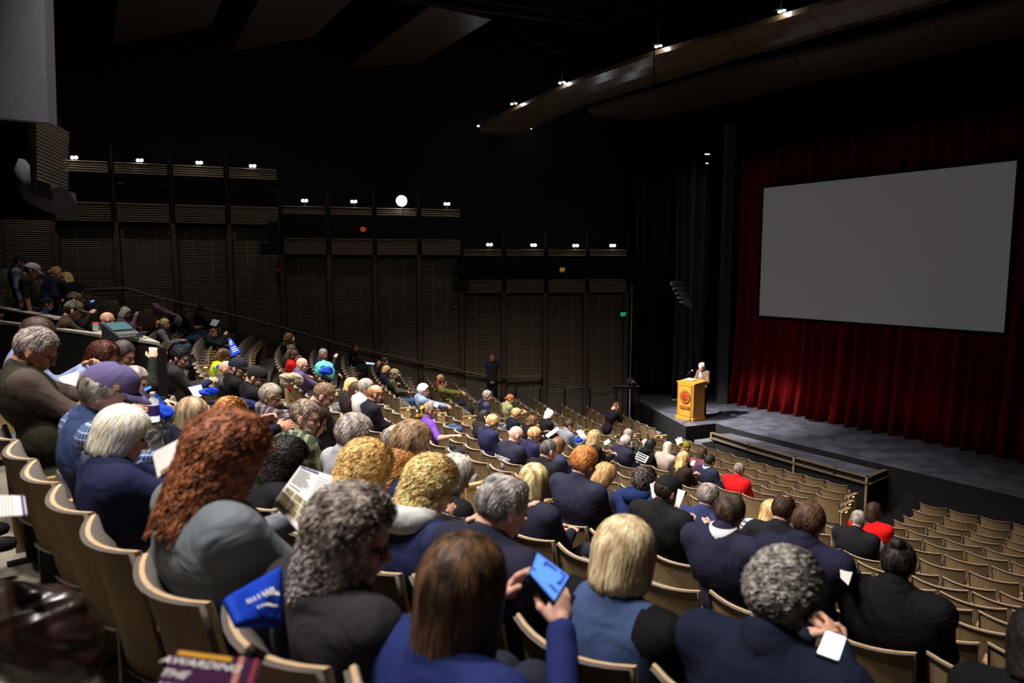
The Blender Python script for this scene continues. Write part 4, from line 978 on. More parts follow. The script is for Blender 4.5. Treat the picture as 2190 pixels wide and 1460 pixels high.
    for s in (0, 1):
        W_, dr = hands[s]; y = dr
        pn_ = np.array((0.85 if s == 0 else -0.85, 0.1, -0.55)) if pose in ('read', 'readhi', 'raise', 'phone', 'clasp') else np.array((0.25 if s == 0 else -0.25, 0, -1.0))
        z = -(pn_ - y * (pn_ @ y)); z /= np.linalg.norm(z); x = np.cross(y, z)
        M_ = np.stack([x, y, z], 1); hv_, hq_ = HANDS[(q, hc)]
        hh = hv_.copy(); qq = hq_
        if s == 0: hh[:, 0] *= -1; qq = hq_[:, ::-1]
        addp(hh @ M_.T + W_ + y * 0.012, qq)
    body = obj('body', mesh_np('body', np.concatenate(VV), np.concatenate(QQ), [SKIN(SK[skin]), M_EYE], np.concatenate(MI)), root)
    def hd(P): P = np.asarray(P, float); return P @ Rh.T + Hd
    # ---- hair
    if hair and hair[0] != 'bald':
        st, c1, c2 = hair; hm = hairmat(c1, c2, HS[st][7]); nph, nns = (40, 18) if dist < 6.5 else (20, 9)
        HV, HQ, pt = hair_surface(st, vol, nph, nns, int(head[0] * 7 + head[1]))
        nsurf = len(HV)
        if locks: LV, LQ = hair_locks(pt, st, locks, int(head[0])); nb = len(HV); HV = list(HV) + list(LV); HQ = list(HQ) + [tuple(i + nb for i in f) for f in LQ]
        if bun:   # (kind, size)
            kind, sz = bun
            if kind == 'bun': bv, bq = uv((0, -0.07, 0.115), (sz * 1.15, sz, sz), 12, 8)
            elif kind == 'low': bv, bq = uv((0, -0.115, -0.01), (sz, sz, sz), 12, 8)
            else:
                F3, l3 = field([('c', (0, -0.10, 0.04), (0, -0.15, 0.0), 0.028, 0.034), ('c', (0, -0.15, 0.0), (0.0, -0.15, -sz), 0.036, 0.018)], 0.012, 0.02, 0.02); bv, bq = snet(F3, 0.012, l3)
            nb = len(HV); HV = list(HV) + [tuple(v) for v in bv]; HQ = list(HQ) + [tuple(int(i) + nb for i in f) for f in bq]
        if cap:
            HV = [tuple(v) for v in HV]; HV = [(x * 0.84, y * 0.84, 0.02 + (z - 0.02) * 0.80) if z > 0.045 else (x, y, z) for x, y, z in HV]
        obj('hair', mesh_np('hair', hd(HV), np.array(HQ), [hm]), root)
    if cap:
        kind, cc = cap[0], cap[1]; cm = cloth(cc, *(cap[2:] if len(cap) > 2 else ()), folds=0.3)
        if kind in ('cap', 'capback'):
            V_ = []; Q_ = []; nu, nv = 20, 7
            for j in range(nv + 1):
                th = math.radians(4 + 84 * j / nv)
                for i in range(nu):
                    a = 2 * math.pi * i / nu; V_.append((0.092 * math.sin(th) ** 0.8 * math.sin(a), -0.006 + 0.113 * math.sin(th) ** 0.8 * math.cos(a), 0.028 + 0.100 * math.cos(th) + 0.012 * math.cos(a) * math.sin(th)))
            for j in range(nv):
                for i in range(nu): Q_.append((j * nu + i, (j + 1) * nu + i, (j + 1) * nu + (i + 1) % nu, j * nu + (i + 1) % nu))
            c0 = obj('cap', mesh_np('cap', hd(V_), np.array(Q_), [cm]), root)
            sgn = 1 if kind == 'cap' else -1; mb = MB(); P_ = []
            for i in range(9):
                u = -1 + i / 4; y0 = math.sqrt(max(1 - (u * 0.86) ** 2, 0)) * 0.108 - 0.006
                P_.append([(u * 0.079, sgn * y0, 0.034), (u * 0.074, sgn * (y0 + 0.038), 0.030), (u * 0.064, sgn * (y0 + 0.072 * (1 - 0.45 * u * u)), 0.016 - 0.012 * u * u)])
            mb.grid([[tuple(hd(p)) for p in r] for r in P_], 0, (0, 0, 0.004)); mb.build('brim', cm if len(cap) < 5 else cm, c0, smooth=True)
            c0.data.materials[0] = cm
        else:
            bv, bq = uv((0, -0.008, 0.045), (0.095, 0.115, 0.10), 16, 10); keep = [f for f in bq if min(bv[i][2] for i in f) > 0.01]
            obj('beanie', mesh_np('beanie', hd(bv), np.array(keep), [cm]), root)
    if beard:
        F3, l3 = field([('e', (0, 0.048, -0.082), (0.056, 0.050, 0.048)), ('e', (0, 0.062, -0.115), (0.034, 0.03, 0.03))], 0.010, 0.01, 0.02, [('e', (0, 0.09, -0.03), (0.05, 0.05, 0.036))]); bv, bq = snet(F3, 0.010, l3)
        obj('beard', mesh_np('beard', hd(bv), bq, [hairmat(beard[0], beard[1], 1)]), root)
    if glasses:
        mb = MB()
        for s in (-1, 1):
            mb.tube([tuple(hd((s * 0.033 + 0.024 * math.cos(a), 0.104 - 0.006 * abs(math.cos(a)), 0.0 + 0.019 * math.sin(a)))) for a in np.linspace(0, 2 * math.pi, 13)], 0.0022, n=5, cap=False)
            mb.tube([tuple(hd(p)) for p in ((s * 0.058, 0.098, 0.006), (s * 0.078, 0.06, 0.008), (s * 0.088, -0.01, 0.008))], 0.0028, n=5)
        mb.tube([tuple(hd(p)) for p in ((-0.010, 0.105, 0.004), (0.010, 0.105, 0.004))], 0.002, n=5)
        mb.build('glasses', M_DMETAL if glasses is True else mat('clear_frame', glasses), root)
    if hood:
        hr = 0.125; V_ = []; Q_ = []
        nu, nv = 22, 8
        for j in range(nu):
            a = 2 * math.pi * j / nu; back = 0.5 - 0.5 * math.cos(a)      # 1 at the back
            rx, ry = 0.095, 0.085
            c = np.array((rx * math.sin(a), ry * math.cos(a) - 0.02 * back, 0.01 + 0.0 * back)); tr = 0.026 + 0.030 * back
            for i in range(nv):
                b = 2 * math.pi * i / nv; o_ = np.array((math.sin(a), math.cos(a), 0)) * math.cos(b) * tr + np.array((0, 0, 1)) * math.sin(b) * tr * 1.15
                V_.append(NB + up * 0.02 + c + o_)
        for j in range(nu):
            for i in range(nv): Q_.append((j * nv + i, ((j + 1) % nu) * nv + i, ((j + 1) % nu) * nv + (i + 1) % nv, j * nv + (i + 1) % nv))
        obj('hood', mesh_np('hood', V_, np.array(Q_), [cloth(hood)]), root)
    if collar:
        V_ = []; Q_ = []; nu = 20
        prof = [(0.062, 0.075), (0.072, 0.078), (0.084, 0.03), (0.098, 0.0), (0.07, 0.0)]
        for j in range(nu):
            a = 2 * math.pi * j / nu
            for r_, z_ in prof: V_.append(NB + np.array((math.sin(a) * r_, math.cos(a) * r_ + 0.004, 0)) + up * (z_ - 0.015 + (0.0 if math.cos(a) < 0.4 else -0.03 * math.cos(a))))
        m_ = len(prof)
        for j in range(nu):
            for i in range(m_ - 1): Q_.append((j * m_ + i, ((j + 1) % nu) * m_ + i, ((j + 1) % nu) * m_ + i + 1, j * m_ + i + 1))
        obj('collar', mesh_np('collar', V_, np.array(Q_), [cloth(collar)]), root)
    RW = Matrix.Rotation(rz, 3, 'Z')
    rec = dict(root=root, base=base, rz=rz, RW=RW, NB=NB, up=up, fw=fw, hip=hip, hands=[h_[0] for h_ in hands], hdir=[h_[1] for h_ in hands], Hd=Hd, Rh=Rh, dist=dist, sh=sh)
    rec['world'] = lambda p: base + RW @ Vector(tuple(p))
    PEOPLE.append(rec); return rec
NAVY, BLACK, CHAR = (26, 32, 56), (22, 22, 26), (50, 50, 54)
BR, DBR, BLK, GRY, WHT, BLD, DBLD, RED = ((70, 46, 30), (110, 76, 48)), ((40, 27, 20), (70, 46, 32)), ((16, 14, 14), (38, 32, 30)), ((96, 88, 84), (150, 142, 136)), ((206, 196, 180), (238, 232, 220)), ((168, 122, 70), (226, 190, 130)), ((126, 92, 56), (190, 152, 104)), ((84, 44, 28), (164, 100, 64))
SGR = ((70, 60, 54), (128, 116, 106))
P = person
JEANS = (62, 84, 118)
# ---- nearest rows
R = {}
R['cap'] = P('old person in a faded purple baseball cap with grey hair and blue vest', (232, 838), 18, .24, top=(52, 66, 104), sleeve=(44, 66, 120, 'check', (200, 210, 225)), hair=('short',) + ((92, 86, 80), (150, 142, 130)), vol=1.6, hs=1.08, cap=('cap', (96, 88, 130)), pose='phone', yaw=30, pitch=26, collar=(52, 66, 104), wide=1.08, locks=350)
R['bob'] = P('person with a smooth pale blond bob and navy jacket with grey collar', (262, 930), 18, .20, az_off=0.25, top=(30, 34, 66), hair=('bob', (222, 208, 178), (252, 244, 226)), pose='readhi', yaw=14, pitch=20, collar=(58, 58, 74), locks=1500, wide=1.05, vol=0.75, hs=0.92, skin='p')
R['red'] = P('person with big curly auburn hair and grey shirt reading an open programme', (486, 980), 18, .20, top=(118, 126, 134), hair=('curly',) + RED, pose='read', yaw=8, pitch=22, locks=2800, wide=1.32, vol=0.85, folds=0.7, skin='p')
R['gbr'] = P('person with long wavy grey-brown hair and a charcoal fleece', (752, 1148), 18, .20, top=(50, 48, 50), hair=('longcurl',) + ((66, 52, 44), (178, 168, 158)), pose='lap', yaw=52, pitch=14, locks=2300, wide=1.15, vol=0.75, glasses=True, folds=0.7)
R['brn'] = P('person with long brown hair and navy jacket photographing with a phone', (992, 1262), 18, .22, top=(38, 48, 104), hair=('long',) + ((46, 32, 22), (96, 68, 44)), pose='raise', yaw=2, pitch=8, locks=2300, wide=1.12, vol=1.0, skin='p')
R['bvest'] = P('person with a chin-length blond bob and denim-blue vest over black sleeves', (1335, 1192), 17, .22, top=(66, 84, 126), sleeve=(18, 18, 20), hair=('bob',) + ((150, 124, 90), (222, 200, 160)), pose='lap', yaw=-6, pitch=16, locks=1500, wide=1.15, vol=0.9, pants=(96, 120, 140))
R['gcurl'] = P('person with short curly grey hair and dark navy fleece holding a lit phone', (1676, 1275), 17, .20, top=(24, 30, 50), hair=('curlshort',) + ((104, 98, 94), (190, 184, 178)), pose='phone', yaw=14, pitch=24, locks=1900, wide=1.3, vol=1.0, pants=(90, 112, 130), collar=(20, 24, 40))
P('person with cropped brown hair and navy pullover holding white papers', (1730, 1118), 15, .18, top=(32, 32, 54), hair=('short',) + ((66, 46, 34), (100, 74, 54)), pose='read', yaw=4, pitch=16, locks=900, collar=(28, 28, 48), wide=1.05, hs=0.86)
P('person with black hair in a high bun and a black rain jacket', (1921, 1205), 15, .20, top=(16, 16, 18), hair=('tied',) + ((14, 12, 12), (60, 48, 40)), pose='lap', yaw=0, pitch=12, locks=900, bun=('bun', .038), wide=1.18, collar=(16, 16, 18), hs=0.88, vol=1.0)
P('person with tousled dark brown hair and white collar above a navy sweater', (1561, 1098), 15, .20, top=(38, 38, 58), hair=('short',) + ((38, 28, 22), (84, 66, 52)), pose='lap', yaw=6, pitch=18, locks=1200, collar=(214, 216, 224), vol=1.2, wide=1.05, hs=0.86)
P('person in a plain black baseball cap and black shiny jacket', (1428, 1050), 14, .18, top=(24, 24, 26), hair=('short',) + DBR, cap=('cap', (24, 24, 26)), pose='read', yaw=26, pitch=16, locks=300, wide=1.12, hs=0.95)
P('person with grey crew cut and bald spot in a navy tee shirt', (1515, 1062), 13, .2, top=(44, 50, 92), hair=('thin',) + GRY, pose='lap', yaw=2, pitch=14, locks=500, wide=1.05, short=True)
P('balding person in a black sweater with one arm stretched along the seats', (1676, 1092), 13, .22, top=(26, 26, 32), hair=('thin',) + DBR, pose='spread', yaw=4, pitch=16, wide=1.12, locks=400)
P('blond person in a grey and white striped top left of the balding person', (1650, 1096), 12, .25, az_off=0, top=(92, 96, 104), pattern='stripe', col2=(200, 204, 210), hair=('mid',) + BLD, pose='lap', yaw=20, hs=0.9, locks=200)
P('person with thick dark grey hair and blue hooded sweatshirt reading papers', (1377, 1030), 13, .25, top=(26, 40, 84), hair=('curlshort',) + ((48, 42, 40), (104, 96, 90)), pose='read', yaw=20, pitch=18, hood=(26, 40, 84), locks=900, wide=1.1)
P('person with short ginger hair and dark navy work jacket', (1250, 990), 14, .2, top=(38, 40, 58), hair=('short',) + ((132, 76, 34), (196, 128, 70)), pose='lap', yaw=8, pitch=16, locks=900, wide=1.3, hs=1.08, folds=0.7, vol=1.5, skin='p')
P('person with straight golden-brown hair bowing right of the ginger-haired person', (1293, 1018), 13, .35, top=(46, 42, 50), hair=('bob',) + DBLD, pose='lap', yaw=16, pitch=34, locks=600, vol=0.7)
R['b1075'] = P('person with thinning wavy grey hair and a dark navy jacket', (1076, 1084), 17, .20, top=(38, 38, 56), hair=('thin',) + ((96, 92, 90), (176, 172, 168)), pose='lefthand', yaw=16, pitch=24, locks=1300, wide=1.25, collar=(36, 36, 54), vol=1.5, skin='p', hs=1.02)
P('person with straight shoulder-length highlighted blond hair and navy jacket', (1142, 1030), 15, .2, top=(36, 36, 54), hair=('long',) + ((132, 98, 56), (232, 206, 154)), pose='lap', yaw=4, pitch=14, locks=1500, wide=1.3, vol=0.8, folds=0.7)
P('person with layered golden blond hair and pale grey hood over navy jacket', (922, 1042), 17, .26, top=(38, 46, 82), hair=('wavy',) + ((164, 118, 60), (236, 204, 140)), pose='read', yaw=26, pitch=22, hood=(206, 208, 206), locks=1800, wide=1.15, vol=0.7, pn='jacket')
P('person with straight silver hair beside the layered blond hair', (972, 1018), 16, .3, top=(24, 24, 28), hair=('bob',) + ((130, 122, 112), (200, 192, 182)), pose='lap', yaw=20, pitch=26, locks=900, vol=0.8)
P('person with a big crop of curly golden hair', (783, 1008), 17, .22, top=(44, 44, 48), hair=('curly',) + ((150, 104, 52), (226, 184, 118)), pose='read', yaw=8, pitch=24, locks=2200, vol=0.75, wide=0.95)
P('person with light brown layered hair and navy jacket between curly and bald heads', (880, 952), 16, .2, top=(34, 36, 62), hair=('short',) + ((92, 72, 52), (156, 128, 96)), pose='lap', yaw=12, pitch=18, locks=1300, vol=2.4, hs=1.14, wide=1.1)
P('bald person almost hidden behind the light brown layered hair', (848, 944), 16, .35, top=(40, 46, 62), hair=('fringe',) + GRY, pose='lap', yaw=6, pitch=20, az_off=0, locks=200)
P('person with an orange-brown curly ponytail resting on a navy shoulder', (862, 992), 16, .12, top=(34, 36, 62), hair=('curly',) + ((140, 88, 44), (190, 130, 74)), pose='lap', hs=0.85, locks=1100, vol=0.5, yaw=20, pitch=26)
P('person with thick grey hair and glasses in a grey marl sweater', (757, 930), 16, .2, top=(150, 150, 156), hair=('short',) + ((84, 76, 72), (166, 156, 148)), pose='lap', yaw=22, pitch=20, glasses=True, locks=1200, vol=2.4, hs=1.1)
P('person with dense black curls in dark clothes beside the open programme', (612, 985), 17, .38, top=(22, 22, 26), hair=('curly',) + BLK, pose='lap', yaw=20, pitch=26, locks=1900, vol=0.62, wide=0.9)
P('bearded person with shaved greying hair, glasses and green camouflage plaid shirt', (652, 890), 16, .2, top=(60, 70, 52), pattern='bigplaid', col2=(150, 158, 134), hair=('crop',) + ((92, 78, 68), (140, 124, 110)), beard=((120, 96, 76), (180, 160, 140)), glasses=True, pose='lap', yaw=40, pitch=18, locks=500, wide=1.2, hs=1.1, q='f')
P('person with short brown hair and glasses bowed low in a dark vest', (692, 845), 15, .2, top=(34, 34, 38), hair=('crop',) + ((92, 70, 52), (126, 100, 76)), glasses=True, pose='phone', yaw=30, pitch=34, hs=1.08, q='f', locks=400)
P('person in a black tee shirt with very long dark hair, face hidden', (672, 900), 16, .42, top=(30, 30, 34), hair=('long',) + DBR, pose='lap', short=True, yaw=20, pitch=24, pants=JEANS, locks=500, vol=0.7)
P('grey-haired person in glasses and a maroon and grey plaid shirt', (578, 848), 15, -.2, top=(58, 42, 48), pattern='bigplaid', col2=(128, 122, 126), hair=('short',) + ((96, 84, 74), (160, 146, 132)), glasses=True, pose='phone', yaw=38, pitch=22, hs=1.05, q='f', vol=1.6, locks=500, wide=1.1)
P('person in a black baseball cap bowed low in a black jacket', (548, 806), 15, .02, top=(20, 20, 22), hair=('crop',) + DBR, cap=('cap', (30, 28, 28)), pose='lap', yaw=34, pitch=30, hs=1.08, q='f', wide=1.15)
P('person in a navy baseball cap and glasses wearing a black jacket', (508, 786), 15, .02, top=(18, 18, 20), hair=('crop',) + GRY, cap=('cap', (32, 36, 54)), glasses=True, pose='lap', yaw=34, pitch=16, hs=1.08, q='f', wide=1.15)
P('bald person in a grey sweater left of the navy cap', (484, 790), 15, .02, top=(70, 70, 74), hair=('bald',), pose='lap', yaw=22, pitch=18, q='f')
P('person with brown hair in a bright yellow and blue rain jacket', (478, 762), 15, .3, top=(196, 214, 30), sleeve=(190, 210, 30, 'camo', (20, 90, 180)), hair=('mid',) + BR, pose='lap', yaw=26, pitch=34, q='f', locks=200)
R['green'] = P('person in a dark green hoodie and glasses holding up a blue tote', (455, 712), 15, .25, top=(22, 52, 44), hair=('crop',) + BR, glasses=True, pose='handup', yaw=18, pitch=20, hood=(22, 52, 44))
R['blk380'] = P('person with short black hair and charcoal knit sweater looking at a phone', (384, 764), 16, .22, top=(52, 48, 50), hair=('short',) + BLK, glasses=True, pose='phone', yaw=28, pitch=26, q='f', hs=1.05, locks=500, pants=(40, 46, 70))
# ---- far left, upper rows
P('blond person with a ponytail in a dark vest with plaid sleeves', (352, 692), 16, .2, top=(36, 36, 46), sleeve=(150, 154, 160, 'plaid', (70, 72, 84)), hair=('tied',) + BLD, bun=('pony', .12), pose='lap', yaw=20, pitch=12, pants=(70, 88, 116))
P('person with short white hair and glasses holding a phone beside the ponytail', (381, 688), 16, .2, top=(48, 40, 40), hair=('short',) + ((150, 144, 140), (210, 204, 198)), glasses=True, pose='phone', yaw=26, pitch=30, pants=(92, 120, 156))
P('person in a dark green jacket with a yellow zip behind white hair', (390, 673), 16, .25, az_off=-1.2, top=(24, 46, 42), hair=('short',) + SGR, pose='lap', yaw=20, pitch=16, pants=(92, 120, 156))
P('person in a black jacket and dark cap, left of the laptop reader', (410, 668), 16, .2, az_off=-2, top=(20, 20, 22), hair=('short',) + BLK, cap=('cap', (40, 36, 34)), pose='lap', yaw=20, pitch=16)
R['lap'] = P('person in black with short hair reading from a tablet', (427, 663), 16, .2, az_off=-2, top=(18, 18, 20), hair=('short',) + DBR, pose='read', yaw=20, pitch=18)
P('person in a pink hooded sweatshirt sitting alone by the handrail', (344, 645), 17, .2, top=(176, 134, 150), hood=(176, 134, 150), hair=('short',) + BR, pose='knee', yaw=20, pitch=20, skin='m')
R['wh'] = P('person with wavy white hair in a purple vest and mauve sleeves', (268, 668), 17, .3, top=(70, 52, 84), sleeve=(140, 112, 124), hair=('wavy',) + WHT, pose='handup', yaw=22, pitch=20, vol=0.5)
R['desk'] = P('person in a camouflage cap and brown sweater working at the sound desk', (157, 663), None, D=9.5, floor=-2.0, rot=-58, stand=True, torso=(0.0, -0.12, 0.62), feet=1, top=(58, 48, 34), hair=('short',) + DBR, cap=('cap', (92, 88, 66), 'camo', (58, 56, 44)), glasses=True, pose='desk', yaw=0, pitch=20, pn='sweater', hs=1.05, q='f')
P('bald head of a person sitting just behind the booth ledge', (230, 684), None, D=10.6, floor=-2.05, rot=-50, stand=True, torso=(0, -0.1, 0.55), feet=1, top=(44, 40, 44), hair=('bald',), pose='lap', pitch=12)
P('person in a tan camouflage cap behind the sound desk worker', (158, 640), None, D=11.6, floor=-1.55, rot=-50, stand=True, torso=(0, -0.1, 0.55), feet=1, top=(40, 36, 30), hair=('short',) + DBR, cap=('cap', (128, 112, 88), 'camo', (88, 78, 62)), pose='lap', pitch=16)
P('person in a grey-brown knit hat low behind the rear booth wall', (66, 656), None, D=13.0, floor=-1.75, rot=-50, stand=True, torso=(0, -0.1, 0.55), feet=1, top=(30, 34, 48), hair=('bald',), cap=('beanie', (92, 84, 72)), pose='lap', pitch=10)
P('person in a backwards navy cap beside the rear booth wall', (100, 650), None, D=12.6, floor=-1.7, rot=-50, stand=True, torso=(0, -0.1, 0.55), feet=1, top=(34, 46, 84), hair=('short',) + DBR, cap=('capback', (24, 28, 44)), pose='lap', pitch=14, wide=1.2)
P('person in a navy fleece with fair tied hair leaning over to talk', (120, 583), None, D=14.0, floor=-1.55, rot=-40, stand=True, torso=(0, -0.18, 0.93), top=(34, 38, 66), hair=('tied',) + DBLD, bun=('low', .03), pose='stand', yaw=10, pitch=16)
P('blond long-haired person facing the person in the navy fleece', (143, 594), None, D=14.4, floor=-1.85, rot=70, stand=True, top=(28, 28, 32), hair=('long',) + BLD, pose='stand', yaw=-60, pitch=10, vol=0.6)
P('dark-clothed person in shadow holding a glowing phone by the handrail', (161, 612), None, D=15.0, floor=-1.9, rot=-60, stand=True, torso=(0, -0.1, 0.62), feet=1, top=(14, 14, 16), hair=('short',) + DBR, pose='phone', pitch=20, skin='t')
P('standing person in a white baseball cap and dark olive shirt with a badge', (68, 578), None, D=12.3, floor=-1.72, rot=-58, stand=True, top=(34, 32, 22), hair=('short',) + DBR, cap=('cap', (150, 144, 150)), pose='side', yaw=0, pitch=28, short=True, hs=1.08, skin='t')
P('standing person in a dark cap and pale sleeves behind the white cap', (42, 560), None, D=13.2, floor=-1.75, rot=-50, stand=True, top=(20, 20, 24), sleeve=(110, 120, 140), hair=('short',) + BLK, cap=('cap', (28, 32, 48)), pose='side', pitch=16, skin='t')
R['old'] = P('grey-haired person in glasses and an olive vest with yellow piping', (70, 745), 18, .17, az_off=0.5, top=(44, 44, 32), sleeve=(72, 62, 56), hair=('short',) + GRY, glasses=True, pose='read', yaw=22, pitch=30, locks=600, wide=1.2, skin='m', q='f', hs=1.05)
P('person in a light blue shirt with clasped hands behind the olive vest', (80, 716), 18, .3, top=(136, 148, 186), hair=('short',) + DBR, pose='clasp', yaw=14, pitch=24, q='f', skin='m')
P('person with curly dark red hair in front of the black booth wall', (222, 765), 17, -.05, top=(40, 30, 34), hair=('curly',) + ((52, 22, 16), (92, 44, 30)), pose='lap', yaw=34, pitch=22, locks=900, vol=0.55, q='f')
P('person with short dark hair resting chin on hand by the booth wall', (262, 758), 17, .15, top=(32, 34, 30), hair=('short',) + ((34, 30, 30), (70, 62, 58)), pose='chin', yaw=32, pitch=24, q='f')
R['pants'] = P('person in lime green trousers and patterned top with a water bottle', (288, 815), 17, .1, top=(96, 96, 100), pattern='camo', col2=(190, 190, 194), hair=('short',) + GRY, pose='phone', pants=(132, 152, 60), yaw=30, pitch=20)
P('person with long blond-grey hair, sunglasses on head, reading a booklet', (412, 888), 17, .1, top=(24, 24, 40), hair=('long',) + ((104, 84, 62), (184, 160, 128)), pose='readhi', yaw=50, pitch=14, locks=900, vol=0.5, glasses=True, q='f', skin='m', hs=0.95)
P('curly ginger-haired person hidden behind the raised booklet', (492, 888), 16, -.3, top=(50, 44, 50), hair=('curlshort',) + ((140, 90, 46), (200, 144, 84)), pose='lap', yaw=20, pitch=24, locks=600)
R['jeans'] = P('person in blue jeans and dark purple top at the left edge', (-165, 800), 19, .3, azim=222.3, top=(44, 34, 48), pants=(60, 80, 116), hair=('short',) + DBR, pose='read')
# ---- far side, middle rows
R['616'] = P('person with long brown hair, dark coat and jeans, hand at mouth', (617, 722), 13, .3, top=(40, 38, 34), hair=('mid',) + BR, pose='chin', yaw=10, pitch=24, pants=(58, 78, 110))
P('person in an olive and beige knit cap behind the red top', (622, 748), 13, .32, top=(70, 70, 56), hair=('bald',), cap=('beanie', (120, 112, 90), 'camo', (80, 76, 60)), pose='lap', yaw=14)
P('dark-haired person in a bright red top on the aisle', (629, 760), 13, .22, az_off=0, top=(190, 24, 24), hair=('mid',) + DBR, pose='lap', yaw=20, pitch=12, vol=0.7, pants=(58, 78, 110))
R['640'] = P('bald person in a purple shirt and glasses holding a blue bag', (646, 780), 13, -.05, top=(86, 76, 112), hair=('bald',), glasses=True, pose='lap', yaw=24, pitch=16, pants=(96, 104, 100), hs=1.06, q='f')
P('person with cropped grey hair in a dark jacket, chin on fist', (691, 756), 12, .1, top=(48, 42, 56), hair=('crop',) + GRY, pose='chin', yaw=24, pitch=22)
R['760'] = P('person in a black uniform jacket with a round arm patch', (760, 742), 11, .35, top=(16, 16, 18), hair=('short',) + DBR, pose='knee', yaw=24, pitch=14, skin='m', glasses=True)
P('dark-haired person at the wall end of a row, above the tan cap', (823, 772), 10, .3, top=(34, 30, 32), hair=('short',) + DBR, pose='lap', yaw=20, pitch=16)
P('person with sandy hair tied up between dark and blond heads', (812, 781), 10, .2, top=(40, 36, 44), hair=('tied',) + DBLD, bun=('bun', .03), pose='lap', yaw=20, pitch=18)
P('person with blond pinned-up hair and sunglasses in a navy top', (826, 791), 10, .24, top=(38, 38, 64), hair=('mid',) + BLD, pose='lap', yaw=20, pitch=18)
P('person in a tan baseball cap and black vest with olive sleeves', (843, 799), 10, .2, top=(26, 26, 28), sleeve=(86, 84, 60), hair=('short',) + BR, cap=('cap', (150, 136, 110)), pose='lap', yaw=24, pitch=22, pants=JEANS, hs=1.08)
R['905'] = P('white-haired person in a light blue denim shirt', (905, 834), 10, -.1, top=(122, 146, 176), hair=('short',) + WHT, pose='read', yaw=22, pitch=10, q='f', hs=1.1, pants=JEANS, vol=1.5)
P('person with long straight blond hair left of the dark-haired one', (752, 824), 13, .22, top=(36, 32, 32), hair=('long',) + BLD, pose='lap', yaw=14, pitch=16, vol=0.6)
P('person with long straight dark brown hair in the row of four', (762, 834), 13, .2, top=(40, 24, 26), hair=('long',) + DBR, pose='lap', yaw=16, pitch=14, vol=0.6, hs=1.05)
P('grey-haired person in a white shirt next to long dark hair', (782, 829), 13, .22, top=(196, 192, 186), hair=('short',) + GRY, pose='lap', yaw=18, pitch=16, vol=1.6, q='f', hs=1.1)
R['800'] = P('red-faced balding person in a black pullover right of the white shirt', (803, 842), 13, .22, top=(24, 26, 36), hair=('fringe',) + ((110, 70, 40), (150, 104, 70)), pose='lap', yaw=20, pitch=14, q='f', hs=1.12, pants=(26, 28, 40), skin='m')
R['purple'] = P('person in a bright purple tee with one arm along the seat backs', (920, 877), 12, .2, top=(100, 58, 160), hair=('short',) + ((82, 66, 56), (130, 112, 98)), pose='armover', short=True, yaw=24, pitch=6, q='f', hs=1.08, skin='m')
P('person in an olive sweater and dark glasses by the side wall', (948, 818), 8, -.1, top=(104, 104, 48), hair=('short',) + DBR, glasses=True, pose='read', yaw=24, pitch=12, hs=1.08)
P('fair-haired person in red partly hidden by the olive sweater', (942, 810), 8, .02, top=(130, 44, 30), hair=('tied',) + DBLD, pose='lap', yaw=20, pitch=14)
P('grey-haired person in a dark vest with blue-grey sleeves, legs crossed', (1042, 846), 8, .25, top=(26, 28, 40), sleeve=(62, 68, 96), hair=('short',) + GRY, pose='lap', yaw=24, pitch=10, hs=1.1, pants=(80, 92, 112))
P('child-sized person in a green and cream striped top', (1091, 853), 7, .25, top=(108, 112, 52), pattern='stripe', col2=(190, 190, 150), hair=('tied',) + ((110, 60, 36), (150, 92, 60)), bun=('low', .03), pose='read', yaw=24, pitch=16)
P('person with long black hair and dark top by the aisle seat', (1036, 890), 10, .25, top=(34, 30, 28), hair=('long',) + BLK, pose='lap', yaw=16, pitch=14, vol=0.5)
P('person with short curly fair hair and navy scarf and jacket', (1053, 903), 11, .3, top=(34, 36, 66), hair=('curlshort',) + DBLD, pose='lap', yaw=26, pitch=24, collar=(20, 20, 24), vol=0.8)
P('grey-blond person with glasses in a black jacket on the aisle', (1104, 885), 8, .25, top=(22, 24, 34), hair=('short',) + DBLD, glasses=True, pose='lap', yaw=26, pitch=22, hs=1.08)
R['1137'] = P('brown-haired person in black holding a bright white booklet', (1138, 901), 8, .2, top=(24, 20, 24), hair=('mid',) + BR, pose='read', yaw=26, pitch=20, vol=0.7)
P('white-haired person with a top bun and black jacket', (1175, 887), 7, .25, top=(22, 22, 26), hair=('mid',) + WHT, bun=('bun', .03), pose='lap', yaw=24, pitch=16, vol=0.6)
R['1217'] = P('person in glasses and a grey puffer jacket reading papers', (1218, 910), 7, .25, top=(118, 122, 134), hair=('short',) + DBR, glasses=True, pose='read', yaw=26, pitch=18)
R['roos'] = P('bald person in a navy jacket with ROOSEVELT printed on the back', (1104, 930), 11, .2, top=(38, 36, 54), hair=('bald',), glasses=True, pose='lap', yaw=18, pitch=16, wide=1.35, hs=1.12, q='f', skin='p')
P('person with short light brown hair and navy top next to the bald head', (1143, 930), 10, .22, top=(32, 34, 62), hair=('short',) + DBLD, pose='lap', yaw=24, pitch=20, q='f', vol=1.6, hs=1.05)
P('person with short dark greying hair and a black fleece', (1173, 963), 12, .22, top=(24, 24, 28), hair=('crop',) + ((44, 40, 40), (86, 80, 78)), pose='lap', yaw=14, pitch=12, q='f', hs=1.08, wide=1.15, vol=1.5)
P('person with dark wavy hair hidden behind the greying head', (1193, 953), 11, .25, top=(44, 46, 70), hair=('wavy',) + BR, pose='phone', yaw=20, pitch=20, vol=0.5)
R['1272'] = P('person with very long curly dirty-blond hair reading a booklet', (1272, 936), 8, .2, top=(26, 26, 30), hair=('longcurl',) + ((120, 96, 66), (196, 168, 124)), pose='read', yaw=12, pitch=14, locks=700, vol=0.9, pants=(110, 140, 170), q='f')
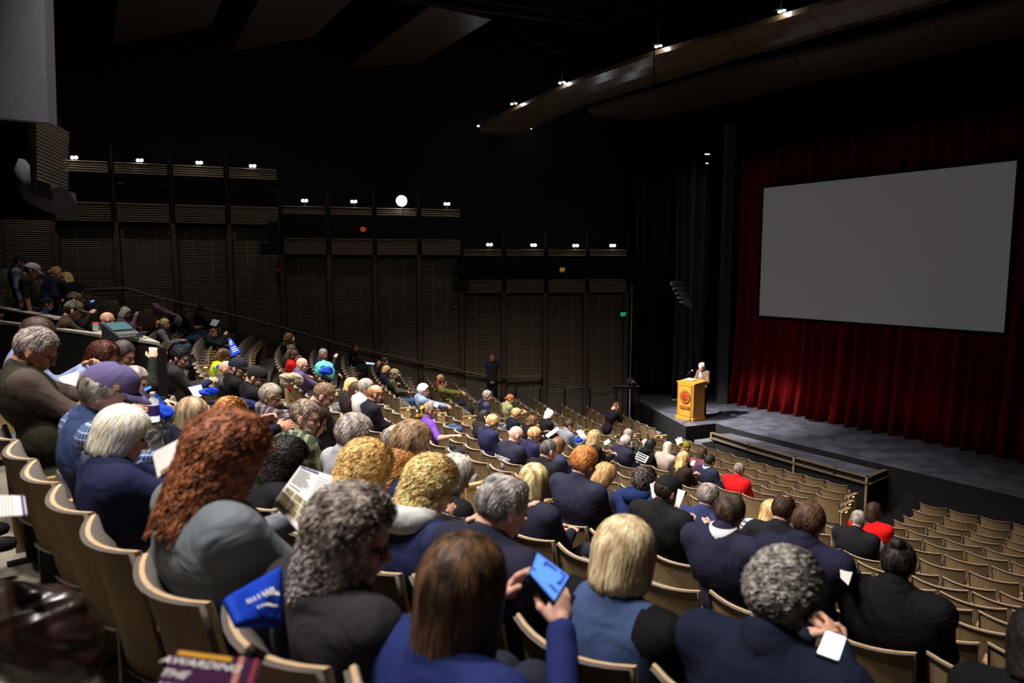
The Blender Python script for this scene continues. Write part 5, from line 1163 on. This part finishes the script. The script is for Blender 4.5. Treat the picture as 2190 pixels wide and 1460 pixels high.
P('grey-haired person in plaid with a hand raised to the head', (1344, 929), 6, .2, top=(50, 52, 52), pattern='bigplaid', col2=(140, 142, 138), hair=('mid',) + GRY, pose='handup', yaw=10, pitch=12, vol=0.5)
P('person with short silver hair in a navy jacket, right of the curls', (1338, 944), 7, .22, top=(34, 34, 52), hair=('short',) + ((120, 114, 108), (180, 174, 166)), pose='lap', yaw=14, pitch=16, wide=1.25, vol=1.4)
R['hood'] = P('person in a black hooded sweatshirt with the hood up', (1392, 952), 6, .22, top=(18, 18, 20), hair=('mid',) + ((16, 16, 18), (22, 22, 24)), pose='handup', yaw=26, pitch=16, hood=(18, 18, 20), vol=0.7)
P('person with silver-blond straight hair and a beige plaid coat', (1429, 957), 6, .2, top=(158, 142, 130), pattern='plaid', col2=(196, 184, 174), hair=('long',) + ((140, 124, 104), (196, 184, 164)), pose='handup', yaw=6, pitch=12, vol=0.5, wide=1.05)
P('person in an olive green knit beanie', (1465, 958), 5, .22, top=(40, 30, 60), hair=('bald',), cap=('beanie', (124, 124, 34)), pose='read', yaw=0, pitch=14, hs=1.05)
R['1460'] = P('person with long wavy golden hair holding up a bright phone', (1461, 982), 7, .22, top=(40, 30, 26), hair=('longcurl',) + BLD, pose='phone', yaw=10, pitch=14, vol=0.45, locks=300)
P('person with dark hair and a maroon plaid scarf', (1502, 970), 5, .22, top=(96, 50, 60), pattern='plaid', col2=(130, 84, 92), hair=('long',) + DBR, pose='lap', yaw=8, pitch=14, vol=0.5)
P('dark-haired person in navy with light collar left of the red sweater', (1518, 986), 6, .22, top=(36, 38, 62), hair=('short',) + BLK, pose='spread', yaw=6, pitch=14, collar=(150, 170, 180), vol=1.5)
P('person in a bright red sweater with short greying hair among empty seats', (1581, 1005), 6, .22, top=(206, 22, 26), hair=('short',) + SGR, pose='lap', yaw=6, pitch=14, wide=1.25, vol=1.6)
R['bend'] = P('person in a black polo and khaki trousers bending over a seat', (1318, 870), None, D=18.6, floor=-5.35, rot=-60, stand=True, torso=(0, -0.48, 0.72), top=(22, 22, 26), short=True, pants=(170, 156, 134), hair=('crop',) + BR, pose='desk', yaw=0, pitch=46, hs=1.1)
P('balding person in a black puffer jacket beside the right-hand aisle', (1836, 1112), 9, .22, top=(26, 26, 30), hair=('crop',) + GRY, pose='lap', yaw=0, pitch=14, q='f', wide=1.2)
P('person in red with dark pinned-up hair and a pale hair clip', (1869, 1094), 8, .22, top=(216, 24, 24), hair=('mid',) + DBR, pose='lap', yaw=8, pitch=12, wide=1.2, collar=(20, 18, 20), q='f', vol=0.7)
R['edge'] = P('dark-haired person cut off at the right edge of the picture', (2222, 1382), 16, .22, top=(16, 16, 20), hair=('mid',) + BLK, pose='lap')
# ---- standing
P('person in a dark suit standing against the side wall with hands folded', (1053, 765), None, D=22.4, floor=-4.62, rot=190, stand=True, top=(40, 40, 50), hair=('crop',) + BR, pose='stand', yaw=0, pitch=2, pants=(20, 20, 26), collar=(120, 130, 146), skin='t', hs=1.05, pn='suit_jacket')
R['spk'] = P('speaker in a brown tweed jacket and white shirt at the podium', (1501, 784), None, D=21.0, floor=-4.55, rot=124, stand=True, top=(98, 74, 58), hair=('thin',) + WHT, pose='podium', yaw=-10, pitch=22, pants=(26, 26, 32), collar=(220, 222, 235), glasses=True, pn='tweed_jacket', skin='p', hs=1.12)
# ================================================================ SEATS, placed after the people so that taken seats are folded down
def near(s):
    return s['D'] * (1.0 if -60 < s['px'] < 2250 and s['py'] < 1700 else 1.5)
SEATS.sort(key=near)
order = SEATS[:300]; rest = SEATS[300:]
BN = {'far': 'far left block', 'middle': 'middle block', 'right': 'right block'}
for s in order:
    from_left = s['nm'] in ('middle', 'right'); jj = (s['j'] if from_left else s['n'] - 1 - s['j']) + 1
    st = 'occupied' if s['occ'] else 'empty'
    side = 'its left aisle' if from_left else 'its aisle'
    lab = '%s tan-backed seat, %s from %s, row %s, %s' % (st, ORD[jj], side, NUM[s['k']], BN[s['nm']])
    t = thing('auditorium_seat', lab, 'seat', s['p'], math.radians(s['az'] + 90), 'auditorium seats in curved rows')
    obj('backrest', ME['shell'], t); obj('back_cushion', ME['cush'], t); obj('seat_pan', ME['pan1' if s['occ'] else 'pan0'], t)
    last = s['j'] == s['n'] - 1
    if s['j'] == 0: obj('end_panel', ME['endl'], t)
    else: obj('armrest', ME['arml'], t)
    obj('leg', ME['pedl'], t)
    if last:
        e = obj('end_panel', ME['endr'], t); obj('leg', ME['pedr'], t)
        if s['nm'] != 'right': obj('aisle_light', ME['lit'], e)
def arr(me):
    n = len(me.vertices); V = np.empty(n * 3); me.vertices.foreach_get('co', V)
    F_ = [tuple(p.vertices) for p in me.polygons]; return V.reshape(-1, 3), F_, [p.material_index for p in me.polygons]
mats_all = [M_BACKV, M_EDGE, M_FAB, M_ARM, M_PED, M_WARM]; idx_ = {m.name: i for i, m in enumerate(mats_all)}
for blk in ('far', 'middle', 'right'):
    MV, MF, MM, n = [], [], [], 0
    for s in rest:
        if s['nm'] != blk: continue
        parts = ['shell', 'cush', 'pan1' if s['occ'] else 'pan0', 'endl' if s['j'] == 0 else 'arml', 'pedl'] + (['endr', 'pedr'] + (['lit'] if blk != 'right' else []) if s['j'] == s['n'] - 1 else [])
        a = math.radians(s['az'] + 90); Rm = np.array([[math.cos(a), -math.sin(a), 0], [math.sin(a), math.cos(a), 0], [0, 0, 1]])
        for pt_ in parts:
            if (pt_, 'x') not in ME:
                V_, F_, M_ = arr(ME[pt_]); ME[(pt_, 'x')] = (V_, F_, [idx_[ME[pt_].materials[i].name] for i in M_])
            V_, F_, M_ = ME[(pt_, 'x')]
            MV.append(V_ @ Rm.T + np.array(s['p'])); MF += [tuple(i + n for i in f) for f in F_]; MM += M_; n += len(V_)
    if not MV: continue
    me = bpy.data.meshes.new('distant_seats'); me.from_pydata(np.concatenate(MV).tolist(), [], MF)
    for m_ in mats_all: me.materials.append(m_)
    me.polygons.foreach_set('material_index', MM); me.update()
    o = obj('distant_seats', me); o['kind'] = 'stuff'; tag(o, {'far': 'distant tan seats in the left block by the louvred side wall', 'middle': 'distant tan seats in the middle block of curved rows', 'right': 'distant tan seats at the front of the right block'}[blk], 'seats')
# ================================================================ THINGS PEOPLE HOLD
M_PAPER = mat('paper', (225, 224, 220)); M_BLUE = mat('tote_blue', (16, 62, 190), 0.75, 0.2, bump=0.4, bscale=12)
M_PHONE = mat('phone_black', (14, 14, 16), 0.3, 0.5)
def sheet(name, C, label, cat, m, th=0.004, decor=None, grp=None, bulge=0.0):
    """a sheet from four corners (pixel x, pixel y, distance), clockwise from its top left; decor = list of (u0, v0, u1, v1, material)"""
    P_ = [ray(x, y).normalized() * d for x, y, d in C]; n = (P_[1] - P_[0]).cross(P_[3] - P_[0]).normalized()
    if n.dot(P_[0]) > 0: n = -n
    c = sum(P_, Vector()) / 4; Q_ = [p - c for p in P_]
    def at(u, v): return (Q_[0] * (1 - u) + Q_[1] * u) * (1 - v) + (Q_[3] * (1 - u) + Q_[2] * u) * v + n * bulge * math.sin(math.pi * u) * math.sin(math.pi * v) * (1 + 0.6 * math.sin(9 * u + 5 * v))
    mb = MB(); mb.grid([[at(i / 8, j / 8) for j in range(9)] for i in range(9)], 0, tuple(-n * th)); o = mb.build(name, m, None, c, smooth=bulge > 0); tag(o, label, cat, grp)
    for u0, v0, u1, v1, nm_, mm in (decor or ()):
        mb = MB(); mb.prism([at(u0, v0) + n * 0.001, at(u1, v0) + n * 0.001, at(u1, v1) + n * 0.001, at(u0, v1) + n * 0.001], tuple(n * 0.001)); mb.build(nm_, mm, o)
    return o, at, n, c
M_INK, M_PURP, M_PHOTO, M_GREYINK = mat('ink', (30, 30, 40)), mat('purple_ink', (70, 40, 130)), mat('photo_print', (150, 134, 90), vary=0.5, vscale=60), mat('grey_ink', (150, 150, 160))
def page(seed, photos=True):
    r = random.Random(seed); D_ = [(0.04, 0.02, 0.6, 0.06, 'purple_bar', M_PURP)]; v = 0.10
    while v < (0.52 if photos else 0.9):
        D_.append((0.05, v, r.uniform(0.35, 0.55), v + 0.016, 'text_line', M_INK)); D_.append((0.60, v, r.uniform(0.8, 0.95), v + 0.012, 'text_line', M_GREYINK)); v += r.choice([0.045, 0.045, 0.08])
    if photos:
        for i in range(4):
            for j in range(3): D_.append((0.05 + 0.235 * i, 0.57 + 0.125 * j, 0.25 + 0.235 * i, 0.67 + 0.125 * j, 'picture', M_PHOTO))
    return D_
sheet('programme', [(642, 996, 2.75), (712, 1018, 2.65), (668, 1168, 2.35), (584, 1075, 2.45)], 'open white programme of text columns and small pictures, held by the auburn-haired person', 'booklet', M_PAPER, decor=page(1))
sheet('programme', [(438, 884, 2.85), (480, 893, 2.8), (455, 955, 2.7), (418, 935, 2.72)], 'raised white programme page with black print, beside auburn curls', 'booklet', M_PAPER, decor=page(2, False))
sheet('programme', [(414, 922, 2.72), (436, 948, 2.65), (338, 1020, 2.42), (326, 968, 2.5)], 'blank-looking white programme page held by the pale blond bob', 'booklet', M_PAPER, decor=[(0.86, 0.55, 0.97, 0.95, 'picture', M_PHOTO)])
sheet('programme', [(944, 1095, 3.2), (996, 1111, 3.15), (1000, 1140, 2.95), (950, 1122, 3.0)], 'white programme in the lap of the person with the pale grey hood', 'booklet', M_PAPER, decor=[(0.02, 0.1, 0.9, 0.2, 'purple_bar', M_PURP)])
M_SCR = mat('blue_screen', (80, 130, 235), emit=(80, 135, 240), estr=0.9); M_SCRW = mat('white_screen', (235, 240, 255), emit=(225, 232, 255), estr=2.2); M_SCRD = mat('dark_screen', (26, 44, 96), emit=(30, 50, 110), estr=0.5)
def phone(C, label, scr=M_SCR, extra=(), grp=None): return sheet('phone', C, label, 'phone', M_PHONE, 0.009, [(0.05, 0.06, 0.95, 0.94, 'screen', scr)] + list(extra), grp)
phone([(1146, 1178, 1.80), (1222, 1232, 1.76), (1186, 1292, 1.68), (1130, 1226, 1.72)], 'black phone with blue screen held up by the brown-haired person', M_SCR, [(0.30, 0.12, 0.66, 0.60, 'picture', M_SCRD), (0.06, 0.66, 0.92, 0.74, 'deep_blue_bar', M_SCRD), (0.72, 0.1, 0.9, 0.5, 'picture', M_SCRD)])  # darker blue bar and pictures shown on the phone screen
phone([(1766, 1346, 2.1), (1812, 1362, 2.1), (1794, 1416, 2.02), (1744, 1398, 2.02)], 'phone with bright white screen beside short curly grey hair', M_SCRW, [(0.0, 0.55, 0.8, 0.68, 'dark_bar', M_PHONE)])
phone([(978, 1118, 2.95), (1012, 1124, 2.95), (1008, 1137, 2.9), (976, 1134, 2.9)], 'pale blue phone screen by the pale grey hood')
phone([(306, 830, 5.6), (323, 824, 5.6), (325, 829, 5.6), (309, 838, 5.6)], 'small blue phone held above lime green trousers')
phone([(192, 643, 13.2), (202, 640, 13.2), (203, 644, 13.2), (194, 648, 13.2)], 'tiny blue glowing phone of the person in shadow')
phone([(432, 822, 8.3), (446, 812, 8.3), (450, 816, 8.3), (436, 828, 8.3)], 'black phone of the person in the charcoal knit sweater', M_SCRD)
phone([(930, 858, 9.9), (940, 862, 9.9), (935, 873, 9.8), (926, 868, 9.8)], 'phone with pale blue screen raised near the purple tee', mat('pale_screen', (150, 185, 240), emit=(150, 185, 240), estr=0.7))
phone([(1480, 983, 12.8), (1488, 985, 12.8), (1483, 997, 12.7), (1475, 994, 12.7)], 'bright white phone beside long wavy golden hair', M_SCRW)
sheet('tablet', [(455, 682, 12.2), (470, 685, 12.2), (462, 698, 12.1), (448, 694, 12.1)], 'dark grey tablet held by the person in black by the handrail', 'tablet', mat('tablet_grey', (60, 60, 62)))
sheet('tablet', [(783, 774, 18.6), (801, 776, 18.6), (801, 779, 18.4), (783, 778, 18.4)], 'tablet glowing light blue in front of the uniform jacket', 'tablet', mat('tablet_blue', (140, 180, 240), emit=(140, 180, 240), estr=0.8))
for C, lab in (([(1796, 1206, 4.0), (1825, 1218, 4.0), (1815, 1250, 3.8), (1798, 1234, 3.85)], 'white papers beside the navy pullover'),
               ([(1757, 1186, 4.3), (1788, 1200, 4.3), (1784, 1210, 4.2), (1755, 1198, 4.2)], 'upper white papers just above the navy pullover shoulder'),
               ([(1390, 1034, 5.8), (1404, 1028, 5.8), (1412, 1066, 5.6), (1396, 1066, 5.6)], 'white paper with dark print by the blue hooded sweatshirt'),
               ([(1450, 1045, 4.9), (1466, 1050, 4.9), (1452, 1086, 4.7), (1444, 1078, 4.7)], 'white paper in front of the black baseball cap'),
               ([(124, 808, 5.3), (166, 793, 5.3), (176, 822, 5.1), (146, 828, 5.1)], 'white booklet in front of the olive vest'),
               ([(1166, 930, 14.4), (1192, 912, 14.4), (1196, 918, 14.2), (1172, 936, 14.2)], 'white booklet of the brown-haired person in black'),
               ([(1232, 922, 14.9), (1242, 918, 14.9), (1254, 932, 14.7), (1244, 938, 14.7)], 'white papers held by the grey puffer jacket'),
               ([(1290, 945, 13.2), (1302, 938, 13.2), (1306, 944, 13.0), (1294, 952, 13.0)], 'white booklet of the person with very long curls'),
               ([(402, 828, 9.2), (430, 822, 9.4), (438, 842, 9.0), (418, 852, 8.8)], 'pale blue sheet lying on an empty seat'),
               ([(1444, 938, 15.2), (1458, 934, 15.2), (1460, 946, 15.0), (1448, 950, 15.0)], 'open magazine between beige coat and green beanie')):
    sheet('paper', C, lab, 'paper', mat('pale_blue_paper', (176, 192, 226)) if 'pale blue' in lab else M_PAPER, decor=page(5, False)[:7] if 'print' in lab or 'magazine' in lab else None)
sheet('magazine', [(1364, 965, 13.9), (1388, 976, 13.9), (1380, 990, 13.7), (1358, 980, 13.7)], 'black and white magazine beside the black hood', 'magazine', M_PAPER, decor=[(0.05, 0.1 + 0.3 * i, 0.9, 0.28 + 0.3 * i, 'headline', M_INK) for i in range(3)])
o, at_, n_, c_ = sheet('programme', [(-20, 1058, 2.6), (52, 1060, 2.5), (58, 1100, 2.35), (-20, 1106, 2.4)], 'striped white and purple programme at the left edge of the picture', 'booklet', M_PAPER, decor=[(0.88, 0.0, 0.97, 1, 'purple_bar', M_PURP)] + [(0.1 * i, 0, 0.1 * i + 0.035, 1, 'grey_bar', M_GREYINK) for i in range(7)])
def place_text(txt, o, at_, n_, u, v, hgt, m, slim=1.0):
    ex = (at_(1, 0) - at_(0, 0)).normalized(); ey = n_.cross(ex).normalized()
    if ey.dot(at_(0, 0) - at_(0, 1)) < 0: ey = -ey
    M_ = Matrix((ex, ey, ex.cross(ey))).transposed().to_4x4(); t_ = obj('lettering', text_mesh(txt, hgt, m, 0.0006), o)
    t_.matrix_local = Matrix.Translation(at_(u, v) + n_ * 0.0025) @ M_ @ Matrix.Diagonal((slim, 1, 1, 1)); return t_
# purple brochure lying on the near seat back, bottom left
o, at_, n_, c_ = sheet('brochure', [(378, 1388, 1.55), (560, 1412, 1.50), (520, 1560, 1.30), (290, 1540, 1.33)], 'purple brochure with white lettering and a yellow stripe, bottom left', 'brochure', mat('brochure_purple', (56, 24, 58), 0.35, 0.5),
    decor=[(0.04, 0.03, 0.66, 0.10, 'yellow_stripe', mat('yellow_ink', (190, 140, 30))), (0.74, 0.0, 0.80, 1, 'flame_band', mat('flame_pink', (170, 110, 96))), (0.92, 0.0, 0.96, 1, 'flame_band', mat('flame_red', (130, 40, 50)))])
place_text('AWARDING', o, at_, n_, 0.36, 0.21, 0.036, M_PAPER, 0.72); place_text('THE', o, at_, n_, 0.13, 0.40, 0.036, M_PAPER, 0.72); place_text('WORK', o, at_, n_, 0.27, 0.60, 0.036, M_PAPER, 0.72)
# ---- soft things
def blob(name, px, py, D, prims, label, cat, m, h=0.012, rot=0.0, wr=0.009, s=0.62):
    prims = [(p[0], np.array(p[1]) * s, np.array(p[2]) * s) + tuple(x * s for x in p[3:]) for p in prims]
    c = ray(px, py).normalized() * D; F_, lo_ = field(prims, h, 0.03, 0.03); V_, Q_ = snet(F_, h, lo_)
    r = np.array([tuple(noise.noise_vector(Vector(tuple(v)) * 14)) for v in V_]); V_ = V_ + r * wr * 2; V_ = V_ + (np.sin(V_[:, 0] * 55 + 4 * np.sin(V_[:, 2] * 30)) * np.sin(V_[:, 2] * 48 + V_[:, 1] * 20))[:, None] * np.array((0.3, -0.8, 0.5)) * wr
    o = obj(name, mesh_np(name, V_, Q_, [m]), None, c, (0, 0, rot)); return tag(o, label, cat)
M_TOTE = M_BLUE
E3 = lambda c, r: ('e', c, r)
# blue tote on the lap beside the grey shirt, white lettering
o, at_, n_, c_ = sheet('tote_bag', [(484, 1276, 1.9), (604, 1208, 2.15), (606, 1330, 2.0), (512, 1330, 1.85)], 'bright blue tote bag with white lettering under the grey-shirted elbow', 'bag', M_TOTE, 0.018, bulge=0.012)
for i, (u, v, w_) in enumerate(((0.50, 0.42, 0.56), (0.70, 0.50, 0.4), (0.60, 0.72, 0.5))):
    for j in range(int(w_ * 16)):
        a = at_(u - w_ / 2 + j / 16, v) + n_ * 0.004; mb = MB(); ex = (at_(1, 0) - at_(0, 0)).normalized(); ey = (at_(0, 1) - at_(0, 0)).normalized()
        hh = (0.014, 0.012, 0.008)[i]; mb.prism([a, a + ex * 0.007, a + ex * 0.007 + ey * hh, a + ey * hh], tuple(n_ * 0.001)); mb.build('letter', M_PAPER, o)
o, at_, n_, c_ = sheet('tote_bag', [(487, 724, 13.6), (494, 723, 13.6), (515, 752, 13.4), (495, 762, 13.4)], 'blue tote bag with a white emblem hanging from the green hoodie', 'bag', M_TOTE, 0.04)
mb = MB(); mb.sphere(tuple(at_(0.35, 0.35) + n_ * 0.004), (0.03, 0.012, 0.07), nu=8, nv=5); mb.build('emblem', M_PAPER, o)
for i in range(3): mb = MB(); mb.prism([at_(0.2, 0.55 + i * 0.12) + n_ * 0.003, at_(0.85, 0.55 + i * 0.12) + n_ * 0.003, at_(0.85, 0.60 + i * 0.12) + n_ * 0.003, at_(0.2, 0.60 + i * 0.12) + n_ * 0.003], tuple(n_ * 0.002)); mb.build('letter', M_PAPER, o)
blob('tote_bag', 446, 838, 8.4, [E3((0, 0, 0), (0.17, 0.12, 0.07)), E3((0.1, -0.03, 0.03), (0.1, 0.08, 0.05))], 'crumpled blue tote bag in the lap of the charcoal sweater', 'bag', M_TOTE)
blob('tote_bag', 700, 792, 12.0, [E3((0, 0, 0), (0.16, 0.1, 0.11)), E3((-0.1, 0, -0.05), (0.1, 0.08, 0.07))], 'royal blue bag held by the bald person in purple', 'bag', M_TOTE)
blob('puffer_jacket', 694, 790, 12.6, [E3((0, 0, 0.08), (0.24, 0.16, 0.17)), E3((0.17, 0, -0.06), (0.12, 0.12, 0.2)), E3((-0.15, 0, -0.02), (0.12, 0.12, 0.16))], 'bright turquoise puffer jacket heaped on a seat', 'jacket', mat('turquoise_quilt', (96, 214, 214), 0.5, 0.4, bump=0.8, bscale=18, stretch=(1, 1, 4)))
blob('coat', 622, 808, 11.6, [E3((0, 0, 0.04), (0.30, 0.18, 0.09)), E3((-0.14, -0.02, -0.1), (0.14, 0.12, 0.16)), E3((0.18, 0, -0.06), (0.16, 0.12, 0.12))], 'khaki coat draped over the seat backs next to the purple shirt', 'coat', cloth((150, 140, 116)))
blob('tote_bag', 140, 846, 5.2, [E3((0, 0, 0), (0.13, 0.1, 0.05)), E3((0.08, 0, 0.02), (0.08, 0.07, 0.06))], 'blue tote bag below the white booklet of the olive vest', 'bag', M_TOTE)
blob('tote_bag', 345, 874, 5.3, [('c', (-0.06, 0, 0.13), (0.02, 0, -0.02), 0.035, 0.06), E3((0.04, 0, -0.05), (0.09, 0.07, 0.06))], 'blue bag on lime green trousers', 'bag', M_TOTE)
blob('jacket', 528, 862, 7.9, [('c', (-0.1, 0, 0.05), (0.12, 0, -0.03), 0.06, 0.07)], 'folded navy jacket on the seat arm beside the maroon plaid', 'jacket', cloth((32, 38, 84)))
blob('tote_bag', 1237, 941, 14.6, [E3((0, 0, 0), (0.16, 0.1, 0.08)), E3((-0.09, 0, 0.05), (0.06, 0.06, 0.06))], 'blue tote bag beside the grey puffer jacket', 'bag', M_TOTE)
blob('strap_jacket', 902, 884, 9.6, [('c', (0.02, 0, 0.12), (-0.06, 0, -0.06), 0.05, 0.07), ('c', (-0.06, 0, -0.06), (-0.1, 0, -0.16), 0.06, 0.05)], 'black and yellow patterned jacket hanging beside the purple tee', 'jacket', cloth((30, 28, 26), 'bigplaid', (214, 168, 40)))
blob('sweater', 1887, 1168, 9.6, [('c', (-0.03, 0, 0.06), (0.0, 0, -0.06), 0.05, 0.06)], 'pale grey cloth over a seat right of the black puffer jacket', 'cloth', cloth((176, 178, 186)))
blob('handbag', 62, 1350, 2.62, [E3((0, 0, 0), (0.24, 0.16, 0.16)), E3((0.1, -0.02, -0.08), (0.16, 0.13, 0.13)), E3((-0.2, 0, 0.02), (0.16, 0.14, 0.16)), ('c', (-0.1, 0, 0.14), (0.16, -0.02, 0.1), 0.04, 0.04)], 'shiny dark brown leather bag standing on the concrete floor', 'bag', mat('brown_leather', (44, 28, 24), 0.28, 0.6, bump=0.5, bscale=9), 0.011, 0, 0.005, 0.84)
o = blob('backpack', 1348, 818, 22.2, [E3((0, 0, 0.02), (0.26, 0.17, 0.2)), E3((0.18, 0, -0.05), (0.18, 0.14, 0.14))], 'black backpack with a red patch set on the railing by the stage', 'bag', cloth((34, 34, 36)))
mb = MB(); mb.sphere((0.05, -0.13, 0.04), (0.04, 0.02, 0.03)); mb.build('patch', mat('patch_red', (180, 50, 40)), o)
p = ray(328, 872).normalized() * 5.2
mb = MB(); mb.tube([(0, 0, -0.09), (0, 0, 0.05), (0, 0, 0.07), (0, 0, 0.09)], [0.035, 0.035, 0.015, 0.015], n=12); o = mb.build('water_bottle', mat('clear_plastic', (190, 195, 200), 0.15, 0.6), None, p, smooth=True); tag(o, 'clear plastic water bottle beside the lime green trousers', 'bottle')
mb = MB(); mb.tube([(0, 0, 0.09), (0, 0, 0.105)], 0.017, n=12); mb.build('bottle_cap', mat('cap_white', (220, 220, 225)), o); mb = MB(); mb.tube([(0, 0, -0.05), (0, 0, 0.02)], 0.0358, n=12, cap=False); mb.build('bottle_label', M_PURP, o)
# ---- print and patches on clothes
r_ = R['roos']; W_ = r_['wide'] if 'wide' in r_ else 1.35
def on_back(r_, txt, size, dz, dx=0.0, off=0.175, m=None, slim=1.0, tilt=None):
    up, NB = r_['up'], r_['NB']; ang = math.atan2(up[1], up[2]); c = NB - up * dz - r_['fw'] * off + np.array((dx, 0, 0))
    o = obj('lettering', text_mesh(txt, size, m or mat('print_white', (214, 216, 220)), 0.003), r_['root'], tuple(c), (math.pi / 2 - ang, 0, 0)); o.scale = (slim, 1, 1); return o
on_back(r_, 'ROOSEVELT', 0.115, 0.17, -0.03, 0.17, slim=0.62); on_back(r_, 'EMS', 0.10, 0.27, -0.02, 0.172, slim=0.85)
r_ = R['760']; mb = MB(); mb.sphere(tuple(r_['sh'][1] + np.array((0.05, 0.03, -0.14))), (0.035, 0.05, 0.06)); mb.build('arm_patch', mat('patch_orange', (150, 50, 34)), r_['root'])
r_ = R['cap']; c = r_['Hd'] + r_['Rh'] @ np.array((0.083, 0.035, 0.052)); mb = MB(); mb.box(tuple(c), (0.012, 0.022, 0.020)); mb.build('cap_badge', mat('badge_orange', (224, 160, 130)), r_['root'])
r_ = R['old']
for s in (-1, 1):
    c0 = r_['sh'][0 if s < 0 else 1]; mb = MB(); mb.tube([tuple(c0 + np.array((s * 0.035, 0.075 * math.cos(a) - 0.0, 0.075 * math.sin(a) - 0.01))) for a in np.linspace(-0.3, 3.6, 14)], 0.004, n=5, cap=False); mb.build('yellow_piping', mat('piping_yellow', (190, 150, 30)), r_['root'])
r_ = R['spk']; mb = MB(); c = r_['NB'] - r_['up'] * 0.2 + np.array((0, 0.115, 0)); mb.sphere(tuple(c), (0.05, 0.03, 0.19), nu=10, nv=8); mb.build('shirt_front', cloth((222, 224, 236)), r_['root'], smooth=True)
